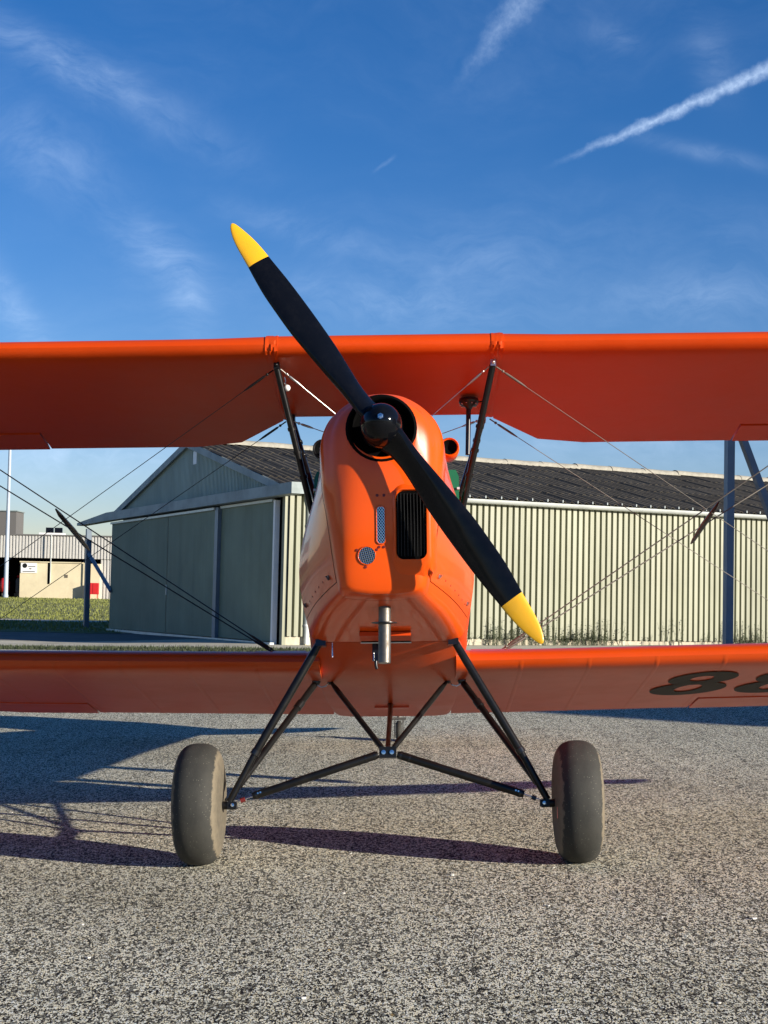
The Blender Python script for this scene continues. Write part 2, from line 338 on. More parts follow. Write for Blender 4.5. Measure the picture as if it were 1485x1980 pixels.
# ------------------------------------------------------------------ mesh helpers
class MB:
    def __init__(s):
        s.v, s.f = [], []

    def add(s, vs, fs):
        o = len(s.v)
        s.v += [Vector(x) for x in vs]
        s.f += [tuple(i + o for i in q) for q in fs]
        return s

    def box(s, lo, hi, mtx=None):
        x0, y0, z0 = lo
        x1, y1, z1 = hi
        vs = [Vector(q) for q in ((x0, y0, z0), (x1, y0, z0), (x1, y1, z0), (x0, y1, z0), (x0, y0, z1), (x1, y0, z1), (x1, y1, z1), (x0, y1, z1))]
        if mtx:
            vs = [mtx @ q for q in vs]
        return s.add(vs, [(0, 3, 2, 1), (4, 5, 6, 7), (0, 1, 5, 4), (1, 2, 6, 5), (2, 3, 7, 6), (3, 0, 4, 7)])

    def tube(s, pts, r, n=10, squash=None, cap=True):
        """round (or streamlined) bar along a polyline; squash=(axis, factor) flattens across an axis"""
        pts = [Vector(q) for q in pts]
        rs = r if isinstance(r, (list, tuple)) else [r] * len(pts)
        rings = []
        for i, q in enumerate(pts):
            d = (pts[min(i + 1, len(pts) - 1)] - pts[max(i - 1, 0)]).normalized()
            if squash:
                a = Vector(squash[0])
                a = (a - d * a.dot(d)).normalized()
            else:
                a = Vector((0, 0, 1)) if abs(d.z) < 0.9 else Vector((1, 0, 0))
                a = (a - d * a.dot(d)).normalized()
            b = d.cross(a)
            k = squash[1] if squash else 1.0
            rings.append([q + a * (cos(2 * pi * j / n) * rs[i] * k) + b * (sin(2 * pi * j / n) * rs[i]) for j in range(n)])
        return s.loft(rings, cap, cap)

    def loft(s, rings, cap0=False, cap1=False, closed=True):
        n = len(rings[0])
        o = len(s.v)
        for rg in rings:
            s.v += [Vector(q) for q in rg]
        for i in range(len(rings) - 1):
            for j in range(n if closed else n - 1):
                k = (j + 1) % n
                s.f.append((o + i * n + j, o + i * n + k, o + (i + 1) * n + k, o + (i + 1) * n + j))
        if cap0:
            s.f.append(tuple(o + j for j in range(n))[::-1])
        if cap1:
            s.f.append(tuple(o + (len(rings) - 1) * n + j for j in range(n)))
        return s

    def lathe(s, prof, origin, axis, n=24, ref=None, cap=True):
        ax = Vector(axis).normalized()
        a = Vector(ref) if ref else (Vector((0, 0, 1)) if abs(ax.z) < 0.9 else Vector((1, 0, 0)))
        a = (a - ax * a.dot(ax)).normalized()
        b = ax.cross(a)
        o = Vector(origin)
        rings = [[o + ax * h + (a * cos(2 * pi * j / n) + b * sin(2 * pi * j / n)) * r for j in range(n)] for r, h in prof]
        return s.loft(rings, cap and prof[0][0] > 1e-5, cap and prof[-1][0] > 1e-5)

    def ball(s, c, r, n=10):
        return s.lathe([(max(1e-6, r * sin(pi * k / n)), -r * cos(pi * k / n)) for k in range(n + 1)], c, (0, 0, 1), n * 2)

    def mirror(s):
        q = MB()
        q.v = [Vector((-x.x, x.y, x.z)) for x in s.v]
        q.f = [tuple(reversed(f)) for f in s.f]
        return q

    def moved(s, mtx):
        q = MB()
        q.v = [mtx @ x for x in s.v]
        q.f = list(s.f)
        return q

    def mesh(s, name, material, angle=35, smooth=True, weld=1e-5, recalc=True):
        me = bpy.data.meshes.new(name)
        me.from_pydata([tuple(x) for x in s.v], [], s.f)
        bm = bmesh.new()
        bm.from_mesh(me)
        if weld:
            bmesh.ops.remove_doubles(bm, verts=bm.verts, dist=weld)
            bmesh.ops.dissolve_degenerate(bm, edges=bm.edges, dist=1e-6)
        if recalc:
            bmesh.ops.recalc_face_normals(bm, faces=bm.faces)
        bm.to_mesh(me)
        bm.free()
        if smooth:
            me.polygons.foreach_set('use_smooth', [True] * len(me.polygons))
            me.set_sharp_from_angle(angle=radians(angle))
        me.materials.append(material)
        me.update()
        return me

    def build(s, name, material, parent=None, **kw):
        return link(name, s.mesh(name, material, **kw), parent)


def link(name, me, parent=None):
    o = bpy.data.objects.new(name, me)
    COL.objects.link(o)
    if parent:
        o.parent = parent
    return o


def tag(o, label=None, cat=None, group=None, kind=None):
    for k, v in (('label', label), ('category', cat), ('group', group), ('kind', kind)):
        if v:
            o[k] = v
    return o


def thing(name, label, cat, loc=(0, 0, 0), rz=0.0, group=None):
    o = bpy.data.objects.new(name, None)
    COL.objects.link(o)
    o.location = loc
    o.rotation_euler = (0, 0, rz)
    return tag(o, label, cat, group)


def sstep(a, b, x):
    t = max(0.0, min(1.0, (x - a) / (b - a)))
    return t * t * (3 - 2 * t)


# ------------------------------------------------------------------ ground
def gz(x, y):
    near = 0.031 * max(-9, min(9, x)) * (1 - sstep(13, 23, y))
    far = -0.15 * sstep(0, 5, -1.9 - x) * sstep(23, 31, y) * (1 - sstep(50, 70, y))
    return near + far


def lerp_list(a, b, n):
    return [a + (b - a) * i / n for i in range(n + 1)]


def sheet(name, xs, ylo, yhi, ny, dz, material):
    b = MB()
    vs, fs = [], []
    for j in range(ny + 1):
        for x in xs:
            y = ylo(x) + (yhi(x) - ylo(x)) * j / ny
            vs.append((x, y, gz(x, y) + dz))
    n = len(xs)
    for j in range(ny):
        for i in range(n - 1):
            fs.append((j * n + i, j * n + i + 1, (j + 1) * n + i + 1, (j + 1) * n + i))
    b.add(vs, fs)
    return tag(b.build(name, material, angle=60), kind='structure')


def wob(seed, amp, base, slope=0.0):
    r = random.Random(seed)
    ph = [(r.uniform(0.3, 3.0), r.uniform(0, 6.3), r.uniform(0.3, 1)) for _ in range(6)]
    return lambda x: base + slope * x + amp * sum(a * sin(f * x + p) for f, p, a in ph) / 3


XS = lerp_list(-60, -14, 12)[:-1] + lerp_list(-14, 14, 140)[:-1] + lerp_list(14, 60, 12)
E1 = wob(1, 0.12, 25.0, -0.004)
E2 = wob(2, 0.10, 26.7, -0.01)
E3 = wob(3, 0.04, 31.6, 0.0)
E4 = wob(4, 0.30, 36.2, 0.0)
E5 = wob(5, 0.35, 45.3, 0.0)
E6 = wob(6, 0.30, 47.0, 0.02)
base = MB()
base.add([(-2500, -400, -0.42), (2500, -400, -0.42), (2500, 3000, -0.42), (-2500, 3000, -0.42)], [(0, 1, 2, 3)])
tag(base.build('ground', M['soil']), kind='structure')
sheet('apron', XS, lambda x: -12.0, E1, 60, 0.0, M['gravel'])
sheet('grass_verge', XS, E1, E2, 4, 0.004, M['verge'])
sheet('concrete_strip', XS, E2, E3, 8, 0.0, M['concrete'])
sheet('asphalt_lane', XS, E3, E4, 12, 0.002, M['lane'])
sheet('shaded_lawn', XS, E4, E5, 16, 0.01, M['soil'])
sheet('gravel_path', XS, E5, E6, 3, 0.012, M['concrete'])
sheet('lawn', XS, E6, lambda x: 110.0, 24, 0.01, M['lawn'])


# ------------------------------------------------------------------ hangar
HA = radians(25.5)
HC = Vector((-1.83, 28.4, 0.0))
hangar = thing('hangar', 'pale green ribbed metal hangar with dark sliding doors and corrugated roof', 'hangar')
hangar.matrix_world = Matrix.Translation(HC) @ Matrix.Rotation(HA, 4, 'Z') @ Matrix.Rotation(-0.012, 4, 'X') @ Matrix.Rotation(0.008, 4, 'Y')
HW, HL, HE, HR = 11.3, 20.0, 2.92, 4.22   # span, length, eave, ridge


def ribs(w0, w1, pitch, crest, slope, depth):
    """trapezoid profile: list of (u, out)"""
    pts = []
    u = w0
    while u < w1 - 1e-6:
        for du, o in ((0, depth), (crest, depth), (crest + slope, 0), (pitch - slope, 0)):
            if u + du <= w1 + 1e-6:
                pts.append((u + du, o))
        u += pitch
    pts.append((w1, depth))
    return pts


PITCH_R = 0.137
NS = 7
SW = PITCH_R * NS
# side wall sheets: local y = 0 plane, outwards is -y
sb = MB()
prof = ribs(0, SW, PITCH_R, 0.084, 0.005, 0.080)
vs = [(u, -o, 0.16) for u, o in prof] + [(u, -o, HE - 0.02) for u, o in prof]
n_ = len(prof)
sb.add(vs, [(i, i + 1, n_ + i + 1, n_ + i) for i in range(n_ - 1)])
side_me = sb.mesh('wall_sheet', M['clad'], smooth=False, recalc=False, weld=0)
k = 0
u = 0.06
while u < HL:
    o = link('wall_sheet', side_me, hangar)
    o.location = (u, -0.004 * (k % 2), 0)
    u += SW
    k += 1
pl = MB().box((0, -0.03, -0.3), (HL, 0.12, 0.155))
pl.build('plinth', M['plinth'], hangar, smooth=False)
# solid core behind the sheets (walls you could walk round)
core = MB()
cz = HE - 0.10
core.add([(0.14, 0.09, 0), (HL, 0.09, 0), (HL, HW, 0), (0.14, HW, 0), (0.14, 0.09, cz), (HL, 0.09, cz), (HL, HW, cz), (0.14, HW, cz),
          (0.14, HW / 2, HR - 0.12), (HL, HW / 2, HR - 0.12)],
         [(0, 1, 5, 4), (2, 3, 7, 6), (1, 2, 6, 9, 5), (3, 0, 4, 8, 7), (4, 5, 9, 8), (6, 7, 8, 9)])
core.build('wall', M['clad'], hangar, smooth=False)


def roof_z(v):
    return HE + (HR - HE) * (1 - abs(v - HW / 2) / (HW / 2))


# gable cladding sheets: local x = 0 plane, outwards is -x
BEAM_LO, BEAM_HI = HE - 0.21, HE + 0.02
v = 0.0
GP = 0.085
while v < HW - 0.05:
    w = min(GP * 11, HW - v)
    prof = ribs(v, v + w, GP, 0.036, 0.008, 0.040)
    b = MB()
    n_ = len(prof)
    b.add([(-o_, q, BEAM_HI - 0.05) for q, o_ in prof] + [(-o_, q, max(BEAM_HI - 0.04, roof_z(q) - 0.03)) for q, o_ in prof], [(i, i + 1, n_ + i + 1, n_ + i) for i in range(n_ - 1)])
    b.build('gable_sheet', M['gable'], hangar, smooth=False, recalc=False, weld=0)
    v += w
# barge boards along both slopes
for s_ in (0, 1):
    b = MB()
    q0, q1 = (-0.18, HW / 2) if s_ == 0 else (HW / 2, HW + 0.18)
    z0, z1 = roof_z(q0), roof_z(q1)
    for x0, x1 in ((-0.115, -0.07),):
        vs = []
        for x in (x0, x1):
            vs += [(x, q0, z0 - 0.10), (x, q1, z1 - 0.10), (x, q1, z1 + 0.045), (x, q0, z0 + 0.045)]
        b.add(vs, [(0, 1, 2, 3), (4, 5, 6, 7), (0, 1, 5, 4), (1, 2, 6, 5), (2, 3, 7, 6), (3, 0, 4, 7)])
    b.build('barge_board', M['trimgrey'], hangar, smooth=False)
# door rail beam, carried past both ends
MB().box((-0.30, -1.02, BEAM_LO + 0.02), (-0.06, HW + 0.02, BEAM_HI - 0.005)).build('door_rail_beam', M['trimgrey'], hangar, smooth=False)
b = MB()
b.add([(-0.30, HW + 0.025, BEAM_LO + 0.02), (-0.30, HW + 2.9, BEAM_LO + 0.0), (-0.30, HW + 2.9, BEAM_LO + 0.07), (-0.30, HW + 0.025, BEAM_HI - 0.005),
       (-0.06, HW + 0.025, BEAM_LO + 0.02), (-0.06, HW + 2.9, BEAM_LO + 0.0), (-0.06, HW + 2.9, BEAM_LO + 0.07), (-0.06, HW + 0.025, BEAM_HI - 0.005)],
      [(0, 1, 2, 3), (4, 5, 6, 7), (0, 1, 5, 4), (1, 2, 6, 5), (2, 3, 7, 6), (3, 0, 4, 7)])
b.build('rail_extension', M['trimgrey'], hangar, smooth=False)
# doors: finely ribbed leaves


def door_leaf(name, q0, q1, x, z0, z1):
    pr = []
    qq = q0
    while qq < q1:
        pr += [(qq, 0.0), (qq + 0.035, 0.0), (qq + 0.041, 0.006), (qq + 0.052, 0.006)]
        qq += 0.058
    pr = [p_ for p_ in pr if p_[0] < q1] + [(q1, 0.0)]
    b = MB()
    n_ = len(pr)
    b.add([(x - o_, q, z0) for q, o_ in pr] + [(x - o_, q, z1) for q, o_ in pr], [(i, i + 1, n_ + i + 1, n_ + i) for i in range(n_ - 1)])
    d = b.build(name, M['door'], hangar, smooth=False, recalc=False, weld=0)
    return d


dz1 = BEAM_LO - 0.05
d1 = door_leaf('sliding_door', 0.36, 3.25, -0.085, 0.05, dz1)
d2 = door_leaf('sliding_door', 3.45, 6.62, -0.145, 0.05, dz1 - 0.02)
d3 = door_leaf('sliding_door', 6.64, HW - 0.05, -0.150, 0.05, dz1 - 0.02)
MB().box((-0.13, 0.36, dz1 + 0.001), (-0.07, 3.25, dz1 + 0.05)).build('door_top_rail', M['galv'], d1, smooth=False)
MB().box((-0.20, 3.45, dz1 - 0.018), (-0.13, HW - 0.05, dz1 + 0.03)).build('door_top_rail', M['galv'], d2, smooth=False)
MB().box((-0.17, 3.255, 0.03), (-0.09, 3.445, dz1 + 0.03)).build('door_edge_post', M['navy'], hangar, smooth=False)
MB().box((-0.125, 0.20, 0.0), (-0.03, 0.285, dz1 + 0.02)).build('door_guide', M['white'], hangar, smooth=False)
MB().box((-0.02, 0.10, 0.0), (0.0, 0.36, dz1 + 0.1)).build('door_gap', M['hole'], hangar, smooth=False)
MB().box((-0.20, 0.1, -0.05), (-0.12, HW, 0.035)).build('bottom_rail', M['galv'], hangar, smooth=False)
MB().box((-0.165, 6.60, 0.9), (-0.145, 6.635, 1.12)).build('door_handle', M['galv'], d2, smooth=False)
MB().box((-0.045, 5.10, 3.72), (-0.032, 5.33, 4.0)).build('gable_notice', M['white'], hangar, smooth=False)
# corner post strip between the gable and the side wall
MB().box((-0.02, -0.035, 0.0), (0.055, 0.095, HE - 0.03)).build('corner_trim', M['clad'], hangar, smooth=False)

# roof sheets, five overlapping rows on the seen slope
WV, SHW = 0.177, 0.885
SL = sqrt((HW / 2) ** 2 + (HR - HE) ** 2)
ang = atan2(HR - HE, HW / 2)
ROWS = 5
SHL = (SL + 0.28) / ROWS


def roof_sheet_mesh():
    b = MB()
    nu = 5 * 6
    us = [SHW * i / nu for i in range(nu + 1)]
    a0 = [(x, 0.0, 0.026 * cos(2 * pi * x / WV)) for x in us]
    a1 = [(x, SHL + 0.06, 0.026 * cos(2 * pi * x / WV) - 0.012) for x in us]
    ae = [(x, 0.0, 0.026 * cos(2 * pi * x / WV) - 0.006) for x in us]
    n2 = nu + 1
    b.add(a0 + a1 + ae, [(i, i + 1, n2 + i + 1, n2 + i) for i in range(nu)] + [(2 * n2 + i, 2 * n2 + i + 1, i + 1, i) for i in range(nu)])
    return b.mesh('roof_sheet', M['roof'], angle=50)


rs_me = roof_sheet_mesh()
roof_tilt = Matrix.Rotation(ang, 4, 'X')
ncol = int((HL + 0.3) / SHW) + 1
for r_ in range(ROWS):
    for c_ in range(ncol):
        o = link('roof_sheet', rs_me, hangar)
        loc = Vector((-0.10 + c_ * SHW, 0, HE + 0.02)) + roof_tilt @ Vector((0, -0.22 + r_ * SHL, 0.012 * ((r_ + c_) % 2) * 0.3 + 0.012))
        o.matrix_local = Matrix.Translation(loc) @ roof_tilt @ Matrix.Rotation(random.uniform(-0.002, 0.002), 4, 'Z')
b = MB()
b.add([(-0.1, HW / 2, HR + 0.03), (HL, HW / 2, HR + 0.03), (HL, HW + 0.2, HE - 0.02), (-0.1, HW + 0.2, HE - 0.02)], [(0, 1, 2, 3)])
b.build('roof', M['roof'], hangar, smooth=False)
rt = MB()
rt.loft([[(x, HW / 2 + 0.20 * cos(a), HR + 0.0 + 0.13 * sin(a) + dz_) for a in [pi * k / 8 for k in range(9)]] for x, dz_ in ((0, 0.012), (0.55, 0.0), (1.06, 0.0))], closed=False)
rt_me = rt.mesh('ridge_tile', M['ridge'], angle=60)
for c_ in range(int(HL) + 1):
    o = link('ridge_tile', rt_me, hangar)
    o.location = (-0.12 + c_ * 1.0, random.uniform(-0.01, 0.01), random.uniform(-0.008, 0.010))
# gutter: half-round trough with brackets
g = MB()
ys, zs = -0.17, HE - 0.045
g.loft([[(x, ys + 0.085 * cos(a), zs + 0.085 * sin(a)) for a in [pi + pi * k / 10 for k in range(11)]] + [(x, ys + 0.078 * cos(a), zs + 0.002 + 0.078 * sin(a)) for a in [2 * pi - pi * k / 10 for k in range(11)]] for x in (0.02, HL)], True, True)
gut = g.build('gutter', M['galv'], hangar, angle=50)
gb = MB().box((0, -0.006, 0.0), (0.022, 0.014, 0.05))
gb_me = gb.mesh('gutter_clip', M['trimgrey'], smooth=False)
for c_ in range(int(HL / 0.354)):
    o = link('gutter_clip', gb_me, gut)
    o.location = (0.2 + c_ * 0.354, -0.235, HE - 0.02)
MB().box((0.0, -0.15, HE - 0.01), (0.09, -0.01, HE + 0.06)).build('eave_end_cap', M['white'], hangar, smooth=False)
# downpipe with swan neck
dp = MB()
dp.tube([(0.44, -0.17, HE - 0.13), (0.44, -0.16, HE - 0.20), (0.44, -0.105, HE - 0.34), (0.44, -0.10, HE - 0.45), (0.44, -0.10, 0.02)], 0.048, 12)
dpo = dp.build('downpipe', M['galv'], hangar, angle=50)
for z in (0.35, 1.35, 2.2):
    MB().lathe([(0.056, 0), (0.056, 0.035)], (0.44, -0.10, z), (0, 0, 1), 12).build('pipe_bracket', M['white'], dpo)

# door rail support post beyond the left end
post = thing('rail_support_post', 'grey blue steel post with diagonal brace under the door rail end', 'post', hangar.matrix_world @ Vector((-0.18, HW + 2.05, 0)), HA)
ph = 2.60
MB().box((-0.065, -0.065, -0.4), (0.065, 0.065, ph)).build('upright', M['navy'], post, smooth=False)
b = MB().tube([(0.0, -0.06, 1.95), (0.0, -2.3, 1.0)], 0.06, 4)
b.build('brace', M['navy'], post, smooth=False)

# steel post at the right
sp = thing('steel_post', 'dark blue steel post with a slanting leg in front of the ribbed side wall', 'post', (3.66, 16.3, gz(3.66, 16.3)), radians(10))
MB().box((-0.040, -0.05, -0.15), (0.040, 0.05, 3.05)).build('upright', M['navy'], sp, smooth=False)
b = MB()
for t_ in ((-0.036, 0.036),):
    b.add([(0.03 + t_[0], -0.045, 2.98), (0.03 + t_[1], -0.045, 2.98), (0.03 + t_[1], 0.045, 2.98), (0.03 + t_[0], 0.045, 2.98),
           (1.30 + t_[0], -0.045, -0.15), (1.30 + t_[1], -0.045, -0.15), (1.30 + t_[1], 0.045, -0.15), (1.30 + t_[0], 0.045, -0.15)],
          [(0, 1, 5, 4), (1, 2, 6, 5), (2, 3, 7, 6), (3, 0, 4, 7), (0, 3, 2, 1), (4, 5, 6, 7)])
b.build('slanting_leg', M['navy'], sp, smooth=False)

# unseen shed guessed off to the right, sized and turned to shade the apron
shed = thing('tall_shed', 'unseen tall pale shed guessed at the right, shaped to shade the apron', 'shed', (24.5, 3.9, gz(24.5, 3.9)), -SUN_AZ)
b = MB()
pr = ribs(-3.8, 3.8, 0.3, 0.18, 0.03, 0.04)
n_ = len(pr)
b.add([(-6 - o_, q, -0.3) for q, o_ in pr] + [(-6 - o_, q, 4.6) for q, o_ in pr], [(i, i + 1, n_ + i + 1, n_ + i) for i in range(n_ - 1)])
b.box((-5.99, -3.8, -0.3), (6, 3.8, 4.58))
b.build('wall', M['shedwall'], shed, smooth=False)
MB().add([(-6.3, -3.9, 4.6), (6.3, -3.9, 4.6), (6.3, 3.9, 4.6), (-6.3, 3.9, 4.6), (-6.3, 0, 8.5), (6.3, 0, 8.5)], [(0, 1, 5, 4), (2, 3, 4, 5), (0, 4, 3), (1, 2, 5), (0, 3, 2, 1)]).build('roof', M['roof'], shed, smooth=False)

# ------------------------------------------------------------------ far left: shed, pole, big grey building
BY = 83.5
ws = thing('workshop', 'low workshop with white ribbed fascia over a cream wall and dark opening', 'building', (-17.5, BY, 0.05), radians(1.0))
ws_pr = ribs(-16, 8, 0.17, 0.085, 0.012, 0.05)
n_ = len(ws_pr)
b = MB()
b.add([(q, -o_ - 0.02, 2.12) for q, o_ in ws_pr] + [(q, -o_ - 0.02, 3.32) for q, o_ in ws_pr], [(i, i + 1, n_ + i + 1, n_ + i) for i in range(n_ - 1)])
M['fascia'] = mat('pale_fascia_cladding', (0.50, 0.485, 0.45), rough=0.5, var=0.08)
b.build('fascia', M['fascia'], ws, smooth=False, recalc=False, weld=0)
MB().box((-16.1, -0.10, 3.325), (8.1, 9, 3.40)).build('roof_edge', M['greywall'], ws, smooth=False)
MB().box((-16, 1.6, -0.3), (8, 9, 3.32)).build('dark_interior', M['hole'], ws, smooth=False)  # solid black block, the unlit inside put into its colour
cw = MB().box((-2.1, -0.30, -0.4), (1.3, 1.55, 1.87))
cwo = cw.build('cream_wall', M['cream'], ws, smooth=False)
MB().box((-2.12, -0.36, 1.872), (1.2, 1.5, 1.93)).build('wall_coping', M['cream'], cwo, smooth=False)
MB().box((1.305, -0.38, -0.4), (1.50, 1.5, 1.90)).build('pier', M['cream'], cwo, smooth=False)
MB().box((1.505, -0.22, -0.4), (2.2, 1.5, 1.86)).build('cream_wall', M['cream'], ws, smooth=False)
pr2 = ribs(2.2, 8, 0.17, 0.085, 0.012, 0.05)
n_ = len(pr2)
b = MB()
b.add([(q, -o_ + 0.05, -0.1) for q, o_ in pr2] + [(q, -o_ + 0.05, 2.115) for q, o_ in pr2], [(i, i + 1, n_ + i + 1, n_ + i) for i in range(n_ - 1)])
b.build('side_cladding', M['fascia'], ws, smooth=False, recalc=False, weld=0)
MB().box((-0.60, -0.315, 0.72), (-0.49, -0.29, 1.86)).build('wall_recess', M['hole'], cwo, smooth=False)  # raised black strip, painting the shade of a recess
MB().tube([(-0.45, -0.36, 0.80), (-0.45, -0.36, 3.45)], 0.03, 6).build('conduit', M['galv'], cwo)
MB().box((0.32, -0.325, 1.08), (0.48, -0.29, 1.24)).build('vent', M['roof'], cwo, smooth=False)
sg = MB().box((-2.05, -0.335, 1.30), (-1.21, -0.302, 1.84)).build('sign_board', M['white'], cwo, smooth=False)
lg = MB()
lg.lathe([(0.13, 0.0), (0.13, 0.006)], (-1.84, -0.343, 1.69), (0, 1, 0), 14)
for x0, x1, z0, z1 in ((-1.66, -1.27, 1.63, 1.665), (-1.60, -1.48, 1.50, 1.55), (-1.95, -1.29, 1.36, 1.395)):
    lg.box((x0, -0.342, z0), (x1, -0.337, z1))
lg.build('sign_print', M['black'], sg, smooth=False)
for x0 in (-0.88, -0.40):
    fl = MB()
    fl.add([(x0, 0.2, 3.42), (x0 + 0.42, 0.2, 3.42), (x0 + 0.36, 0.5, 3.80), (x0 - 0.06, 0.5, 3.80), (x0, 0.3, 3.40), (x0 + 0.42, 0.3, 3.40), (x0 + 0.36, 0.6, 3.78), (x0 - 0.06, 0.6, 3.78)],
           [(0, 1, 2, 3), (4, 7, 6, 5), (0, 4, 5, 1), (1, 5, 6, 2), (2, 6, 7, 3), (3, 7, 4, 0)])
    fl.build('roof_window', M['black'], ws, smooth=False)
MB().box((-1.2, 0.0, 3.402), (0.05, 1.0, 3.50)).build('roof_upstand', M['white'], ws, smooth=False)

fc = thing('fire_cabinet', 'red fire cabinet on legs beside the cream wall', 'cabinet', (-15.5, BY - 0.75, 0.05))
b = MB().box((-0.26, -0.12, 0.22), (0.26, 0.12, 0.83))
fco = b.build('body', M['red'], fc, smooth=False)
MB().box((-0.03, -0.135, 0.24), (0.24, -0.122, 0.81)).build('door', M['red'], fco, smooth=False)
for x_ in (-0.2, 0.2):
    MB().box((x_ - 0.02, -0.05, -0.1), (x_ + 0.02, 0.0, 0.218)).build('leg', M['red'], fc, smooth=False)

rc = thing('covered_cart', 'small cart under a red rounded cover in the dark workshop opening', 'cart', (-20.55, BY + 0.3, 0.05))
b = MB()
b.lathe([(0.05, 1.02), (0.20, 0.98), (0.27, 0.80), (0.29, 0.5), (0.25, 0.28), (0.12, 0.2)], (0, 0, 0), (0, 0, 1), 14)
b.build('cover', M['red'], rc, angle=60)
for x_ in (-0.1, 0.1):
    MB().lathe([(0.10, -0.03), (0.10, 0.03)], (x_, 0.0, 0.10), (1, 0, 0), 12).build('wheel', M['rubber'], rc)
rc2 = thing('grey_cylinder_trolley', 'dark grey upright cylinder trolley with red top beside the pale pole', 'trolley', (-19.85, BY + 0.5, 0.05))
MB().lathe([(0.02, 1.02), (0.13, 0.98), (0.16, 0.86), (0.16, 0.25), (0.12, 0.2)], (0, 0, 0), (0, 0, 1), 14).build('cylinder', M['lane'], rc2)
MB().lathe([(0.06, 1.04), (0.12, 1.10), (0.05, 1.17)], (0, 0, 0), (0, 0, 1), 10).build('top', M['red'], rc2)
MB().box((-0.2, -0.15, 0.0), (0.2, 0.15, 0.198)).build('base', M['black'], rc2, smooth=False)

lp = thing('light_pole', 'tall pale blue tapered pole in front of the workshop', 'pole', (-20.2, 82.6, 0.0))
MB().tube([(0, 0, -0.3), (0.0, 0, 4), (0.0, 0, 11.5)], [0.13, 0.10, 0.06], 12).build('shaft', M['polepaint'], lp)
MB().lathe([(0.15, 0), (0.15, 0.25)], (0, 0, -0.1), (0, 0, 1), 12).build('base_collar', M['polepaint'], lp)
MB().box((-0.6, -0.1, 11.5), (0.6, 0.1, 11.58)).build('lamp_bar', M['polepaint'], lp, smooth=False)

fb = thing('grey_block', 'plain dark grey building block rising behind the workshop roof', 'building', (-33.0, 120, 0))
MB().box((-12, 0, -0.5), (4.3, 2.5, 6.2)).build('wall', M['greywall'], fb, smooth=False)
MB().box((-12.1, -0.1, 6.2), (4.4, 2.6, 6.28)).build('roof_edge', M['trimgrey'], fb, smooth=False)
MB().tube([(1.7, -0.3, 2), (1.7, -0.3, 5.2)], 0.35, 10).build('flue', M['greywall'], fb)

# ------------------------------------------------------------------ grass and weeds


def blades(name, pts, h0, h1, w, material, seed):
    r = random.Random(seed)
    b = MB()
    for x, y in pts:
        z = gz(x, y)
        h = r.uniform(h0, h1)
        a = r.uniform(0, 2 * pi)
        dx, dy = cos(a) * w, sin(a) * w
        lx, ly = r.uniform(-0.4, 0.4) * h, r.uniform(-0.4, 0.4) * h
        o = len(b.v)
        b.v += [Vector((x - dx, y - dy, z)), Vector((x + dx, y + dy, z)), Vector((x + lx, y + ly, z + h))]
        b.f.append((o, o + 1, o + 2))
    return tag(b.build(name, material, smooth=False, weld=0, recalc=False), kind='stuff')


rg = random.Random(3)
pts = []
while len(pts) < 16000:
    y = rg.uniform(37, 83)
    x = y * rg.uniform(-0.29, -0.14)
    if y > E6(x) or y < E5(x):
        pts.append((x, y))
blades('lawn_grass', pts, 0.03, 0.10, 0.02, M['grass'], 5)
pts = [(x, rg.uniform(E1(x) - 0.05, E2(x) + 0.05)) for x in [rg.uniform(-8, 1) for _ in range(9000)]]
blades('verge_grass', pts, 0.02, 0.07, 0.008, M['weed'], 6)


def weeds():
    r = random.Random(11)
    b = MB()
    for _ in range(150):
        u = r.choice([r.uniform(4.0, 11.5), r.uniform(3.5, 6.5), r.gauss(6.5, 0.5), r.gauss(10.6, 0.3)])
        base_ = hangar.matrix_world @ Vector((u, -0.12 - r.uniform(0, 0.12), 0.1))
        hgt = r.choice([0.12, 0.2, 0.3, 0.5])
        for s_ in range(r.randint(2, 5)):
            top = base_ + Vector((r.uniform(-0.1, 0.1), r.uniform(-0.08, 0.08), hgt * r.uniform(0.6, 1.1)))
            b.tube([base_ + Vector((r.uniform(-0.04, 0.04), 0, -0.1)), base_.lerp(top, 0.5) + Vector((r.uniform(-0.03, 0.03), 0, 0)), top], [0.004, 0.003, 0.001], 3, cap=False)
            for q in range(6):
                c = base_.lerp(top, r.uniform(0.25, 1.0))
                a = r.uniform(0, 2 * pi)
                l = r.uniform(0.02, 0.06)
                d = Vector((cos(a), sin(a), r.uniform(-0.3, 0.6))) * l
                e = Vector((-sin(a), cos(a), 0)) * l * 0.3
                o = len(b.v)
                b.v += [c, c + d * 0.5 + e, c + d, c + d * 0.5 - e]
                b.f.append((o, o + 1, o + 2, o + 3))
    return tag(b.build('weeds', M['weed'], smooth=False, weld=0, recalc=False), kind='stuff')


weeds()

pb = MB()
rp = random.Random(21)
spots = [(1.30, 5.35), (1.02, 5.10), (1.29, 4.95), (0.62, 5.6), (-0.2, 4.4), (-0.9, 4.9), (0.95, 4.3), (1.6, 5.9), (0.3, 6.2), (-1.5, 5.8)]
spots += [(rp.uniform(-2.2, 2.4), rp.uniform(3.9, 9.0)) for _ in range(60)]
for i, (x, y) in enumerate(spots):
    s_ = rp.uniform(0.005, 0.009) if i < 10 else rp.uniform(0.002, 0.006)
    vs = [Vector((x, y, gz(x, y))) + Vector((cos(a) * s_ * rp.uniform(0.7, 1.5), sin(a) * s_ * rp.uniform(0.7, 1.3), z)) for z in (0, s_ * 0.6) for a in [2 * pi * k / 6 for k in range(6)]]
    pb.loft([vs[:6], vs[6:]], True, True)
tag(pb.build('pebbles', M['pebble'], angle=70), kind='stuff')
